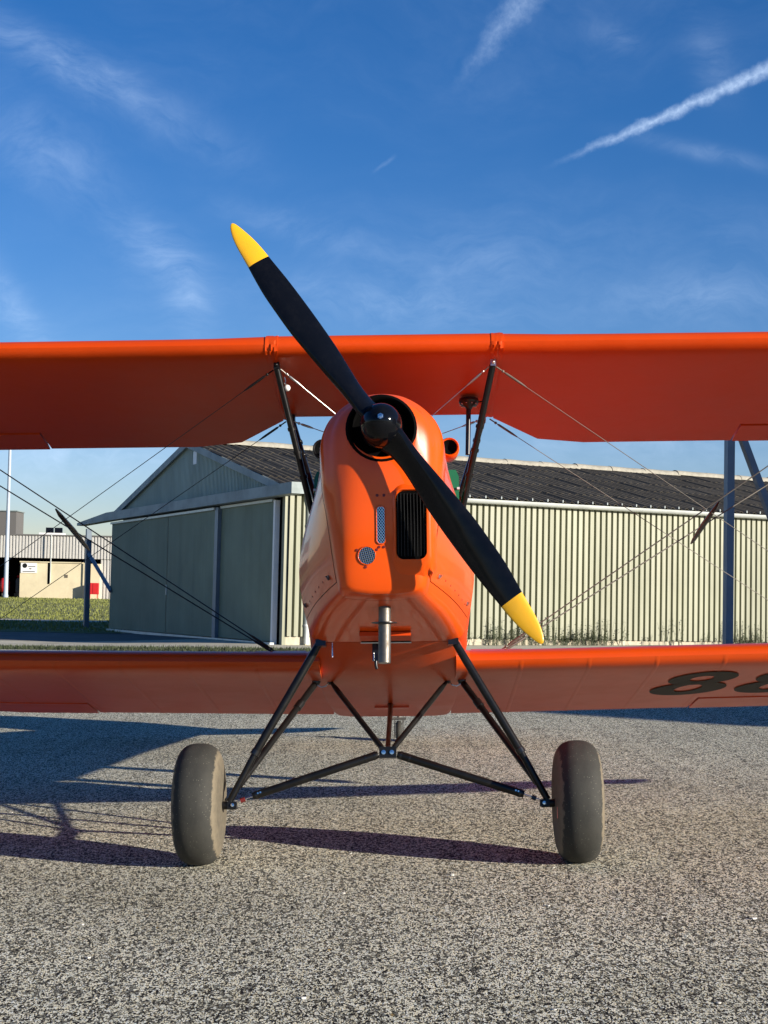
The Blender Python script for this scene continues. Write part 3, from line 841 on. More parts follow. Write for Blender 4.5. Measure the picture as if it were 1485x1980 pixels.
# a few dry leaf scraps on the apron
M['leaf'] = mat('dry_leaf', (0.22, 0.15, 0.05), rough=0.8, var=0.4, vscale=30)
lf = MB()
for (x, y) in [(-0.15, 4.95), (0.05, 4.2), (1.25, 6.0), (1.55, 6.3), (-1.3, 7.2), (0.75, 4.55), (-0.75, 5.3), (0.45, 7.6), (1.9, 7.0)]:
    a = rp.uniform(0, 6.28)
    l = rp.uniform(0.012, 0.03)
    d, e = Vector((cos(a), sin(a), 0.1)) * l, Vector((-sin(a), cos(a), 0.25)) * l * 0.35
    p_ = Vector((x, y, gz(x, y) + 0.003))
    o = len(lf.v)
    lf.v += [p_, p_ + d * 0.4 + e, p_ + d, p_ + d * 0.5 - e * Vector((1, 1, -1)).z * 0 - Vector((e.x, e.y, -e.z * 0.5))]
    lf.f.append((o, o + 1, o + 2, o + 3))
tag(lf.build('leaf_litter', M['leaf'], smooth=False, recalc=False), kind='stuff')

# ================================================================== the biplane
plane = thing('biplane', 'glossy orange biplane with a black and yellow two-blade propeller, nose to the camera', 'biplane')
PA = Matrix(((0.9992970, 0.0274553, -0.0255268), (-0.0218047, 0.9795589, 0.1999724), (0.0304953, -0.1992752, 0.9794690))).to_4x4()
PM = Matrix.Translation(Vector((-0.0201, 5.85, 1.8029))) @ PA
plane.matrix_world = PM   # hub frame: x to the aircraft's left, y aft along the thrust line, z up


def crom(pts, sub, closed=False, end_mirror=None):
    """Catmull-Rom through control points; returns sub samples per segment"""
    P = [Vector(p) for p in pts]
    n = len(P)
    out = []
    for i in range(n - 1):
        p0 = P[i - 1] if i > 0 else (Vector((-P[1].x, P[1].y, P[1].z)) if end_mirror else P[0] * 2 - P[1])
        p3 = P[i + 2] if i + 2 < n else (Vector((-P[n - 2].x, P[n - 2].y, P[n - 2].z)) if end_mirror else P[n - 1] * 2 - P[n - 2])
        p1, p2 = P[i], P[i + 1]
        for k in range(sub):
            t = k / sub
            t2, t3 = t * t, t * t * t
            out.append(0.5 * ((2 * p1) + (p2 - p0) * t + (2 * p0 - 5 * p1 + 4 * p2 - p3) * t2 + (3 * p1 - p0 - 3 * p2 + p3) * t3))
    out.append(P[-1].copy())
    return out


SUBP = 4


def half(pts):
    return crom(pts, SUBP, end_mirror=True)


def full(hp):
    """half profile (top centre -> bottom centre on +x) to a closed ring"""
    return hp + [Vector((-p.x, p.y, p.z)) for p in reversed(hp[1:-1])]


NP = 13
lipz = -0.018


def circ(r, y, zc=lipz):
    return [(r * sin(pi * i / (NP - 1)), y, zc + r * cos(pi * i / (NP - 1))) for i in range(NP)]


Cxz = [(0, .129), (.062, .122), (.110, .101), (.155, .067), (.186, .020), (.205, -.060), (.202, -.200), (.188, -.323), (.172, -.460), (.155, -.565), (.128, -.612), (.070, -.628), (0, -.632)]
Dxz = [(0, .162), (.072, .153), (.130, .127), (.183, .086), (.227, .030), (.250, -.056), (.243, -.200), (.222, -.323), (.202, -.460), (.182, -.582), (.160, -.638), (.080, -.653), (0, -.656)]
Fxz = [(0, .200), (.080, .192), (.150, .165), (.205, .120), (.243, .070), (.268, .020), (.335, -.140), (.372, -.290), (.380, -.440), (.348, -.614), (.307, -.700), (.150, -.711), (0, -.713)]


def cfront(x, z):
    return 0.145 + 0.055 * max(0, min(1, (-.1 - z) / .5))


Cp = [(x, cfront(x, z), z) for x, z in Cxz]
Dp = [(x, .30, z) for x, z in Dxz]
Fp = [(x, .95, z) for x, z in Fxz]
lipA = circ(.131, .088)
lipI = circ(.1215, .100)
lipJ = circ(.112, .16)


def mixp(a, b, t, dy=0.0):
    return [(p[0] + (q[0] - p[0]) * t, p[1] + (q[1] - p[1]) * t + dy, p[2] + (q[2] - p[2]) * t) for p, q in zip(a, b)]


B1 = mixp(lipA, Cp, .35, -.006)
B2 = mixp(lipA, Cp, .72, -.008)
CD = [((c[0] * .38 + d[0] * .62), c[1] + .028, (c[2] * .38 + d[2] * .62)) for c, d in zip(Cp, Dp)]
D0 = [((c[0] * .12 + d[0] * .88), c[1] + .065, (c[2] * .12 + d[2] * .88)) for c, d in zip(Cp, Dp)]
Dend = [(d[0], .297, d[2]) for d in Dp]
keys = [lipI, lipA, B1, B2, Cp, CD, D0, Dend]
hk = [half(k_) for k_ in keys]
# smooth along the length as well
rings = []
for j in range(len(hk) - 1):
    for t_ in range(3):
        t = t_ / 3
        ring = []
        for i in range(len(hk[0])):
            p0, p1, p2, p3 = hk[max(j - 1, 0)][i], hk[j][i], hk[j + 1][i], hk[min(j + 2, len(hk) - 1)][i]
            ring.append(0.5 * ((2 * p1) + (p2 - p0) * t + (2 * p0 - 5 * p1 + 4 * p2 - p3) * t * t + (3 * p1 - p0 - 3 * p2 + p3) * t ** 3))
        rings.append(full(ring))
rings.append(full(hk[-1]))
nb = MB().loft(rings)
bowl = nb.build('nose_cowl', M['orange'], plane, angle=50)
bvh = BVHTree.FromPolygons([tuple(q) for q in nb.v], nb.f)


def face_y(x, z):
    h = bvh.ray_cast(Vector((x, -1, z)), Vector((0, 1, 0)))
    return h[0].y if h[0] else 0.2


# black painted ring round the opening and the dark inside
rb = MB()
rb.lathe([(.118, .010), (.1215, -.006), (.129, -.011), (.139, -.005), (.143, .010)], (0, .096, lipz), (0, 1, 0), 40, cap=False)
rb.build('cowl_ring', M['hole'], bowl, angle=60)
MB().lathe([(.1213, -.0145), (.1190, -.008), (.116, .05), (.0001, .052)], (0, .11, lipz), (0, 1, 0), 32, cap=False).build('cowl_interior', M['hole'], bowl)
MB().lathe([(.03, -.09), (.055, -.085), (.06, .04)], (0, .10, -.03), (0, 1, 0), 20).build('propeller_shaft', M['hole'], bowl)


# rest of the cowl from bowl to firewall, split in panels
def strip(i0, i1, y0, y1, inset=0.0, ns=6, t0=None, t1=None):
    hd, hf = half(Dp), half(Fp)
    rr = []
    for s_ in range(ns + 1):
        t = s_ / ns
        y = y0 + (y1 - y0) * t
        k_ = (y - .30) / .65
        # bulge the lengthwise lines a little so the panels are not flat
        kk = k_ + 0.10 * sin(pi * max(0, min(1, k_)))
        ring = [Vector((a.x + (b_.x - a.x) * kk, y, a.z + (b_.z - a.z) * k_)) for a, b_ in zip(hd, hf)]
        rr.append(ring)
    out = []
    for ring in rr:
        seg = [q.copy() for q in ring[i0 * SUBP:i1 * SUBP + 1]]
        # pull the two seam edges in by 2 mm to leave an open joint
        for e, nx in ((0, 1), (-1, -2)):
            d = (seg[nx] - seg[e])
            seg[e] = seg[e] + d.normalized() * min(inset, d.length * 0.5)
        out.append(seg)
    return out


tp = strip(0, 4, .303, .95, 0.0)
tpf = [[Vector((-q.x, q.y, q.z)) for q in reversed(r_[1:])] + r_ for r_ in tp]
MB().loft(tpf, closed=False).build('top_cowl', M['orange'], plane, angle=60)
lc = strip(9, 12, .300, .948, 0.0)
lcf = [r_ + [Vector((-q.x, q.y, q.z)) for q in reversed(r_[:-1])] for r_ in lc]
MB().loft(lcf, closed=False).build('lower_cowl', M['orange'], plane, angle=50)
inner = strip(3, 10, .29, .95)
inl = [[q - Vector((q.x, 0, q.z + .2)).normalized() * 0.007 for q in r_] for r_ in inner]
for mir in (False, True):
    b = MB().loft(inl, closed=False)
    (b.mirror() if mir else b).build('cowl_frame', M['hole'], plane, angle=60)
sp_ = strip(4, 9, .306, .944, 0.0035)
panel = MB().loft(sp_, closed=False)
pbv = BVHTree.FromPolygons([tuple(q) for q in panel.v], panel.f)


def fasteners(mir):
    out = []
    for (y, z) in ((.385, -.545), (.86, -.565)):
        h = pbv.ray_cast(Vector((1, y, z)), Vector((-1, 0, 0)))
        if h[0] is None:
            continue
        p_, nn = h[0], h[1] if h[1].x > 0 else -h[1]
        b = MB()
        b.lathe([(.010, 0), (.010, .004), (.004, .006)], p_, nn, 10)
        b.box((-.016, -.002, .003), (.016, .002, .010), Matrix.Translation(p_) @ nn.to_track_quat('Z', 'Y').to_matrix().to_4x4() @ Matrix.Rotation(0.6, 4, 'Z'))
        out.append(b.mirror() if mir else b)
    return out


def rivets(mir):
    b = MB()
    for k_ in range(6):
        y = .47 + k_ * .07
        h = pbv.ray_cast(Vector((1, y, -.545 - .03 * k_ / 5)), Vector((-1, 0, 0)))
        if h[0] is not None:
            b.lathe([(.004, 0), (.003, .002), (.0001, .0025)], h[0], h[1] if h[1].x > 0 else -h[1], 6)
    return b.mirror() if mir else b


for mir in (False, True):
    p_ = (panel.mirror() if mir else panel).build('side_panel', M['orange'], plane, angle=60)
    for fb_ in fasteners(mir):
        fb_.build('fastener', M['steel'] if not mir else M['exhaust'], p_)
    rivets(mir).build('rivets', M['darkred'], p_)

# radiator style intake on the chin: rounded lip, dark recess, vertical slats


def rrect(x0, x1, z0, z1, r, yfun, n=6):
    pts = []
    for cx_, cz_, a0 in ((x1 - r, z1 - r, 0), (x0 + r, z1 - r, pi / 2), (x0 + r, z0 + r, pi), (x1 - r, z0 + r, 1.5 * pi)):
        for k_ in range(n + 1):
            a = a0 + (pi / 2) * k_ / n
            x, z = cx_ + r * cos(a), cz_ + r * sin(a)
            pts.append(Vector((x, yfun(x, z), z)))
    return pts


X0, X1, Z0, Z1 = .052, .170, -.524, -.262
yl_ = lambda z: min(face_y(.05, max(Z0 - .02, min(Z1 + .02, z))), face_y(.08, max(Z0 - .02, min(Z1 + .02, z))))
lip = MB()
lip.loft([rrect(X0 - .020, X1 + .040, Z0 - .060, Z1 + .034, .055, lambda x, z: face_y(min(x, .186), z) + .004),
          rrect(X0 - .010, X1 + .024, Z0 - .040, Z1 + .016, .042, lambda x, z: yl_(z) + (.004 if x < .1 else .004) - .006),
          rrect(X0 - .005, X1 + .012, Z0 - .020, Z1 + .007, .034, lambda x, z: yl_(z) - .013),
          rrect(X0, X1 + .002, Z0, Z1, .030, lambda x, z: yl_(z) - .014),
          rrect(X0 + .003, X1 - .002, Z0 + .003, Z1 - .003, .028, lambda x, z: yl_(z) - .0012)])
intk = lip.build('air_intake', M['orange'], bowl, angle=70)
rec = MB()
pr_ = rrect(X0 + .001, X1, Z0 + .001, Z1 - .001, .029, lambda x, z: yl_(z) - .0025)
pc_ = Vector((.11, yl_(-.39) - .0025, -.39))
rec.add([tuple(pc_)] + [tuple(p) for p in pr_], [(0, 1 + i, 1 + (i + 1) % len(pr_)) for i in range(len(pr_))])
rec.build('intake_recess', M['hole'], intk, smooth=False)  # flat black face painting the shade inside a deeper duct
M['slat'] = mat('dark_slat', (0.028, 0.028, 0.028), rough=0.5, metal=0.3)  # slats toned near-black for the duct's shade
for k_ in range(9):
    x = X0 + .009 + k_ * .0125
    ya, yb = yl_(Z0), yl_(Z1)
    z0_, z1_ = Z0 + .014, Z1 - .014
    MB().add([(x - .0007, ya - .0075, z0_), (x + .0007, ya - .0075, z0_), (x + .0007, yb - .0075, z1_), (x - .0007, yb - .0075, z1_),
              (x - .0007, ya - .0030, z0_), (x + .0007, ya - .0030, z0_), (x + .0007, yb - .0030, z1_), (x - .0007, yb - .0030, z1_)],
             [(0, 1, 2, 3), (4, 7, 6, 5), (0, 4, 5, 1), (1, 5, 6, 2), (2, 6, 7, 3), (3, 7, 4, 0)]).build('slat', M['slat'], intk, smooth=False)

# mesh screens


def screen(name, outline, inside, step, ang_, x0, x1, z0, z1):
    o = len(outline)
    b = MB()
    ov = [(x, face_y(x, z) - .002, z) for x, z in outline]
    b.add(ov, [tuple(range(o))])
    s_ = b.build(name, M['hole'], bowl, smooth=False)
    wb = MB()
    for sg_ in (1, -1):
        a = ang_[0] if sg_ > 0 else ang_[1]
        d = Vector((cos(a), sin(a)))
        nrm = Vector((-sin(a), cos(a)))
        c0 = Vector(((x0 + x1) / 2, (z0 + z1) / 2))
        K = int(.3 / step)
        for k_ in range(-K, K + 1):
            run = []
            for t_ in range(-120, 121):
                q = c0 + nrm * (k_ * step) + d * (t_ * .0016)
                if inside(q.x, q.y):
                    run.append(q)
                elif len(run) > 1:
                    break
            if len(run) > 2:
                for p0, p1 in ((run[0], run[-1]),):
                    w = .0011
                    vs = []
                    for p, in ((p0,), (p1,)):
                        y = face_y(p.x, p.y) - .004
                        vs += [(p.x - nrm.x * w, y, p.y - nrm.y * w), (p.x + nrm.x * w, y, p.y + nrm.y * w), (p.x, y + .0012, p.y)]
                    wb.add(vs, [(0, 1, 4, 3), (1, 2, 5, 4), (2, 0, 3, 5)])
    wb.build('wire_mesh', M['bright'], s_, smooth=False, weld=0)
    # rolled rim
    pts_ = [Vector((x, face_y(x, z) - .003, z)) for x, z in outline]
    rm = MB()
    n = len(pts_)
    rr = []
    for i in range(n):
        d = (pts_[(i + 1) % n] - pts_[i - 1]).normalized()
        a = Vector((0, -1, 0))
        c_ = d.cross(a)
        rr.append([pts_[i] + a * (.0022 * cos(2 * pi * k_ / 6)) + c_ * (.0022 * sin(2 * pi * k_ / 6)) for k_ in range(6)])
    rr.append(rr[0])
    rm.loft(rr)
    rm.build('rim', M['orange'], s_, angle=60)
    return s_


sx0, sx1, sz0, sz1, sr = -.0215, .0120, -.463, -.322, .014
so = []
for cx_, cz_, a0 in ((sx1 - sr, sz1 - sr, 0), (sx0 + sr, sz1 - sr, pi / 2), (sx0 + sr, sz0 + sr, pi), (sx1 - sr, sz0 + sr, 1.5 * pi)):
    so += [(cx_ + sr * cos(a0 + pi / 2 * k_ / 5), cz_ + sr * sin(a0 + pi / 2 * k_ / 5)) for k_ in range(6)]
screen('vent_slot', so, lambda x, z: sx0 < x < sx1 and sz0 < z < sz1 and (sz0 + sr < z < sz1 - sr or min((x - (sx0 + sx1) / 2) ** 2 + (z - c_) ** 2 for c_ in (sz1 - sr, sz0 + sr)) < .0168 ** 2), .0078, (radians(52), radians(-52)), sx0, sx1, sz0, sz1)
cc = (-.060, -.506)
screen('round_vent', [(cc[0] + .034 * cos(2 * pi * k_ / 28), cc[1] + .034 * sin(2 * pi * k_ / 28)) for k_ in range(28)], lambda x, z: (x - cc[0]) ** 2 + (z - cc[1]) ** 2 < .0335 ** 2, .0070, (radians(75), radians(-15)), cc[0] - .034, cc[0] + .034, cc[1] - .034, cc[1] + .034)
for (x, z) in ((-.018, -.280), (.008, -.280), (-.012, -.474), (.006, -.474), (-.098, -.484), (-.022, -.484), (-.065, -.548)):
    MB().lathe([(.0058, 0), (.0054, .0025), (.0001, .0032)], (x, face_y(x, z) + .0005, z), (0, -1, 0), 10).build('screw', M['darkred'], bowl)

# spinner, blades, tips
prop = MB()
HUB = Vector((0.002, 0.0, -.032))
prop.lathe([(.0001, -.104), (.018, -.102), (.040, -.092), (.060, -.072), (.074, -.045), (.081, -.012), (.083, .020), (.083, .045), (.06, .055)], HUB, (0, 1, 0), 40)
propo = prop.build('propeller', M['propblack'], plane, angle=50)
nut = MB().lathe([(.012, -.112), (.012, -.104)], HUB, (0, 1, 0), 6)
nut.lathe([(.0001, -.118), (.007, -.117), (.008, -.112)], HUB, (0, 1, 0), 12)
nut.build('spinner_nut', M['bright'], propo, angle=30)
for x, z in ((.052, -.052), (-.05, -.05)):
    MB().lathe([(.005, 0), (.004, .003), (.0001, .004)], HUB + Vector((x, -.035, z)), Vector((x, -.03, z)), 8).build('spinner_screw', M['bright'], propo)
UD = Vector((-.585, 0, .84)).normalized()
WD = Vector((UD.z, 0, -UD.x))
# r, left w, right w, pitch angle, thickness
BL = [(.050, -.048, .048, 60, .060), (.075, -.050, .050, 58, .058), (.110, -.051, .037, 55, .054), (.18, -.052, .032, 48, .050), (.265, -.058, .037, 41, .044), (.373, -.065, .046, 34, .037), (.50, -.072, .0495, 28, .030), (.60, -.071, .050, 24, .026),
      (.69, -.068, .049, 21, .022), (.745, -.063, .047, 19.5, .020), (.80, -.056, .044, 18, .018), (.832, -.0515, .0425, 17, .0165)]
TIP = [(.832, -.0515, .0425, 17, .0165), (.88, -.046, .040, 16, .014), (.93, -.040, .034, 15, .011), (.975, -.031, .025, 14, .009), (1.005, -.0205, .017, 13.5, .007), (1.022, -.0115, .011, 13, .005), (1.030, -.003, .005, 13, .002)]


def blade_ring(r, wl, wr, pa, th, sgn):
    cc_ = (wl + wr) / 2
    hw_ = (wr - wl) / 2
    sl = math.tan(radians(pa)) * 0.85
    ring = []
    n = 24
    for k_ in range(n):
        a = 2 * pi * k_ / n
        s_ = cos(a)
        w = cc_ + hw_ * s_
        top = sin(a)
        # cambered: front face (toward -y) rounder than the back face
        t_ = th * (0.62 if top > 0 else 0.28) * top * (1 - 0.25 * s_) * (1 - abs(s_) ** 4 * .3)
        y = .012 + sl * hw_ * s_ * 0.55 - t_
        ring.append(HUB + (UD * r + WD * w) * sgn + Vector((0, y, 0)))
    return ring


def smooth_rows(rows, sub=4):
    out = []
    for j in range(len(rows) - 1):
        p0, p1, p2, p3 = rows[max(j - 1, 0)], rows[j], rows[j + 1], rows[min(j + 2, len(rows) - 1)]
        for t_ in range(sub):
            t = t_ / sub
            out.append(tuple(0.5 * ((2 * b_) + (c_ - a_) * t + (2 * a_ - 5 * b_ + 4 * c_ - d_) * t * t + (3 * b_ - a_ - 3 * c_ + d_) * t ** 3) for a_, b_, c_, d_ in zip(p0, p1, p2, p3)))
    out.append(rows[-1])
    return out


for sgn in (1, -1):
    bl = MB().loft([blade_ring(*q, sgn) for q in smooth_rows(BL)], True, True)
    blo = bl.build('blade', M['propblack'], propo, angle=40)
    tpm = MB().loft([blade_ring(*q, sgn) for q in smooth_rows(TIP)], True, True)
    tpm.build('blade_tip', M['yellow'], propo, angle=40)
    # a few nicks on the front face
    nk = MB()
    for (r, w, l_) in ((.63, -.005, .014), (.33, .012, .006)):
        p_ = HUB + (UD * r + WD * w) * sgn + Vector((0, -.010, 0))
        nk.box((-l_ / 2, -.001, -.0012), (l_ / 2, .001, .0012), Matrix.Translation(p_) @ Matrix.Rotation(.25, 4, 'Y'))

# ---- fuselage behind the firewall
fus = MB()
stations = [
    (.952, Fxz),
    (1.35, [(0, .22), (.09, .212), (.17, .185), (.23, .14), (.27, .09), (.295, .03), (.34, -.14), (.372, -.29), (.38, -.44), (.36, -.60), (.335, -.70), (.16, -.72), (0, -.72)]),
    (2.4, [(0, .24), (.10, .23), (.18, .20), (.24, .15), (.28, .09), (.305, .03), (.335, -.12), (.35, -.27), (.35, -.42), (.34, -.56), (.32, -.66), (.16, -.68), (0, -.68)]),
    (4.0, [(0, .16), (.06, .15), (.11, .13), (.15, .10), (.175, .05), (.19, 0), (.20, -.1), (.20, -.2), (.195, -.3), (.19, -.38), (.17, -.43), (.08, -.44), (0, -.44)]),
    (5.75, [(0, .04), (.01, .038), (.02, .034), (.028, .025), (.033, .01), (.036, -.01), (.038, -.05), (.038, -.09), (.037, -.13), (.035, -.17), (.03, -.195), (.015, -.2), (0, -.2)])]
fus.loft([full(half([(x, y, z) for x, z in p_])) for y, p_ in stations], True, True)
fus.build('fuselage', M['fabric'], plane, angle=45)
# belly fairing over the wing centre section
bf = MB()
secs = [(.952, .306, -.700, -.712), (1.05, .318, -.66, -.745), (1.18, .33, -.66, -.795), (1.32, .335, -.66, -.826), (1.6, .335, -.66, -.840), (2.0, .33, -.66, -.853), (2.32, .30, -.70, -.866), (2.345, .25, -.78, -.868)]
rr = []
for y, hw, zt, zb in secs:
    rr.append([(-hw, y, zt), (-hw, y, (zt + zb) / 2), (-hw + .002, y, zb + .028), (-hw + .010, y, zb + .008), (-hw + .030, y, zb), (-.12, y, zb - .001), (.12, y, zb - .001), (hw - .030, y, zb), (hw - .010, y, zb + .008), (hw - .002, y, zb + .028), (hw, y, (zt + zb) / 2), (hw, y, zt)])
bf.loft(rr, True, True)
belly = bf.build('belly_fairing', M['lowfabric'], plane, angle=40)
MB().box((-.085, 2.03, -.8635), (.085, 2.11, -.8545)).build('access_plate', M['lowfabric'], belly, smooth=False)
# cockpit coamings and windscreens, hidden from the front
for y in (2.05, 3.05):
    MB().lathe([(.20, 0), (.215, .02), (.20, .04)], (0, y, .19 if y < 2.5 else .14), (0, 0, 1), 20).build('cockpit_rim', M['black'], plane)
# fin, rudder, tailplane
MB().loft([[(-.015, y0, z), (0, y0 - .01, z), (.015, y0, z), (.012, y1, z), (-.012, y1, z)] for z, y0, y1 in ((-.02, 5.05, 5.72), (.40, 5.2, 5.72), (.62, 5.4, 5.72))], True, True).build('fin', M['fabric'], plane)
MB().loft([[(-.014, 5.73, z), (.014, 5.73, z), (.003, y1, z), (-.003, y1, z)] for z, y1 in ((-.25, 5.95), (.1, 6.2), (.45, 6.16), (.66, 5.9))], True, True).build('rudder', M['fabric'], plane)
MB().loft([[(x, y0, -.12), (x, y0 + .05, -.10), (x, y1, -.117), (x, y1, -.123), (x, y0 + .05, -.14)] for x, y0, y1 in ((-1.3, 5.35, 5.8), (-1.1, 5.1, 5.9), (0, 4.9, 5.8), (1.1, 5.1, 5.9), (1.3, 5.35, 5.8))], True, True).build('tailplane', M['fabric'], plane)

# ---- wings
AF = [(0, 0), (.006, .016), (.018, .030), (.04, .044), (.08, .058), (.14, .068), (.22, .074), (.32, .075), (.45, .068), (.6, .054), (.75, .036), (.88, .018), (1.0, .003)]
AFL = [(1.0, -.002), (.88, -.006), (.75, -.011), (.6, -.016), (.45, -.021), (.32, -.025), (.22, -.028), (.14, -.030), (.08, -.030), (.04, -.027), (.018, -.020), (.006, -.010)]


def wing_ring(x, yl, yt, zl, zt, k=1.0, cut=None, dz=0.0, lo=0.0):
    c = yt - yl
    ring = []
    for s_, t_ in AF + AFL:
        s2 = s_
        if cut is not None and s_ > cut:
            # squeeze everything behind the hinge line on to the hinge wall
            up = (s_, t_) in AF
            arr = AF if up else AFL[::-1]
            for (a0, b0), (a1, b1) in zip(arr, arr[1:]):
                if a0 <= cut <= a1:
                    t_ = b0 + (b1 - b0) * (cut - a0) / (a1 - a0)
            s2 = cut
        z = zl + (zt - zl) * s2 + t_ * 1.17 * k
        if t_ > 0:
            z += dz
        else:
            z -= dz - lo * sin(pi * min(1, max(0, (s2 - .1) / .9)))
        ring.append(Vector((x, yl + c * s2, z)))
    return ring


def wing(name, x_in, x_out, spec, cutfrom, cutto, cutat, mir, rib_step, tip_from):
    """spec(x) -> yl, yt, zl, zt, k"""
    xs = [(x_in + (tip_from - x_in) * i / 14, 0.0, 0.0) for i in range(1, 14)]
    xs = [(x_in, 0, 0)] + [q for q in xs if x_in < q[0] < tip_from] + [(tip_from + (x_out - tip_from) * t, 0, 0) for t in (0, .25, .5, .7, .85, .95, 1.0)]
    xs += [(cutfrom - .0005, 0, 0), (cutfrom + .0005, 0, 0), (cutto - .0005, 0, 0), (cutto + .0005, 0, 0)]
    xs.sort()
    rr = []
    for x, dz, lo in xs:
        yl, yt, zl, zt, k = spec(x)
        cut = cutat if cutfrom < x < cutto else None
        rr.append(wing_ring(x, yl, yt, zl, zt, k, cut, dz, lo))
    b = MB().loft(rr, True, True)
    fm = M['fabric'] if name == 'upper_wing' else M['lowfabric']
    w = (b.mirror() if mir else b).build(name, fm, plane, angle=40)
    # rib tapes: narrow strips a millimetre proud of the fabric
    x = x_in + rib_step * .8
    while x < tip_from and name == 'lower_wing':
        c_ = cutat - .01 if cutfrom - .02 < x < cutto + .02 else 1.0
        rr = []
        for dx, k in ((-.010, .0002), (-.008, .0009), (.008, .0009), (.010, .0002)):
            sp = spec(x + dx)
            full_ = wing_ring(x + dx, *sp, c_ if c_ < 1 else None)
            seg = full_[len(AF):] + full_[:1]
            rr.append([q + Vector((0, 0, -k)) for q in seg])
        b = MB().loft(rr, closed=False)
        (b.mirror() if mir else b).build('rib_tape', M['tape'], w, angle=60)
        x += rib_step
    # aileron
    ar = []
    r2 = [q for q in xs if cutfrom + .008 < q[0] < cutto - .008]
    for x, dz, lo in [(cutfrom + .008, 0, 0)] + r2 + [(cutto - .008, 0, 0)]:
        yl, yt, zl, zt, k = spec(x)
        c = yt - yl
        ring = []
        for s_, t_ in AF + AFL:
            s2 = max(s_, cutat + .014)
            if s2 != s_:
                up = (s_, t_) in AF
                arr = AF if up else AFL[::-1]
                for (a0, b0), (a1, b1) in zip(arr, arr[1:]):
                    if a0 <= s2 <= a1:
                        t_ = b0 + (b1 - b0) * (s2 - a0) / (a1 - a0)
            z = zl + (zt - zl) * s2 + t_ * 1.17 * k + (dz if t_ > 0 else -dz) - .004
            ring.append(Vector((x, yl + c * s2, z)))
        ar.append(ring)
    b = MB().loft(ar, True, True)
    (b.mirror() if mir else b).build('aileron', fm, w, angle=40)
    return w


def tipk(x, a, b):
    t = max(0, min(1, (x - a) / (b - a)))
    return sqrt(max(0.0, 1 - t * t))


def up_spec(x):
    yl = .725 + .022 * max(0, x - .5)           # a little sweep
    yt = 1.96
    if x < .82:
        yt = 1.56 + (1.96 - 1.56) * sstep(.42, .86, x) if x > .45 else 1.56
    yt += .02 * max(0, x - .82)
    e = tipk(x, 3.85, 4.2)
    mid = (yl + yt) / 2
    c = (yt - yl) / 2 * (0.25 + 0.75 * e)
    if x > 3.85:
        yl, yt = mid - c, mid + c
    zl0, sl = .570 + .007 * max(0, x - .5), -.094
    zl = zl0
    zt = zl0 + sl * (yt - yl) / 1.235
    return yl, yt, zl, zt, max(.08, e) * 1.0


def low_spec(x):
    yl = 1.105 + .03 * max(0, x - .4)
    yt = 2.315
    e = tipk(x, 3.45, 3.78)
    mid = (yl + yt) / 2
    c = (yt - yl) / 2 * (0.25 + 0.75 * e)
    if x > 3.45:
        yl, yt = mid - c, mid + c
    dih = .020 * max(0, x - .4) + .045 * max(0, x - 1.9)
    return yl, yt, -.772 + dih, -.857 + dih * .9, max(.08, e)


for mir in (False, True):
    wing('upper_wing', .515, 4.2, up_spec, 1.745, 3.7, .80, mir, .305, 3.85)
    lw = wing('lower_wing', .345, 3.78, low_spec, 1.51, 3.3, .745, mir, .300, 3.45)
    if not mir:
        lower_right = lw
cs = MB().loft([wing_ring(x, *up_spec(.3)[:4], 1.0) for x in lerp_list(-.474, .474, 10)], True, True)
cs.build('centre_section', M['fabric'], plane, angle=40)
# crinkled fabric strip that closes the gap between centre section and wing


def gap_strip(mir):
    r = random.Random(5 if mir else 9)
    rr = []
    for x in lerp_list(.468, .521, 8):
        yl, yt, zl, zt, k = up_spec(.5)
        ring = wing_ring(x, yl - .003, yt, zl, zt, 1.035)
        out = []
        for i, q in enumerate(ring):
            a = r.uniform(-1, 1) * .0035 if .47 < x < .52 else 0
            out.append(q + Vector((0, a, a)))
        rr.append(out)
    b = MB().loft(rr, True, True)
    return b.mirror() if mir else b


for mir in (False, True):
    gap_strip(mir).build('gap_strip', M['fabric'], plane, angle=25)

# root fairings of the lower wing, a raised walkway box and end rib
for mir in (False, True):
    b = MB()
    rr = [wing_ring(x, 1.105 - d, 2.315, -.772, -.857, 1.0 + d * 2.0) for x, d in ((.300, .03), (.338, .016), (.352, .006), (.362, .0))]
    b.loft(rr, True, True)
    (b.mirror() if mir else b).build('root_fairing', M['lowfabric'], plane, angle=40)
    b = MB()
    b.loft([[(x0, 1.20 + .02 * k_, -.700 + z) for k_, z in ((0, -.02), (2, .000), (6, .006), (9, -.02))] for x0, k2 in ((.37, 0), (.50, 0), (.60, 0))], True, True)
    (b.mirror() if mir else b).build('wire_fitting_cover', M['orange'], plane, angle=40)

# big black 88 on the underside of the wing at the right of the picture


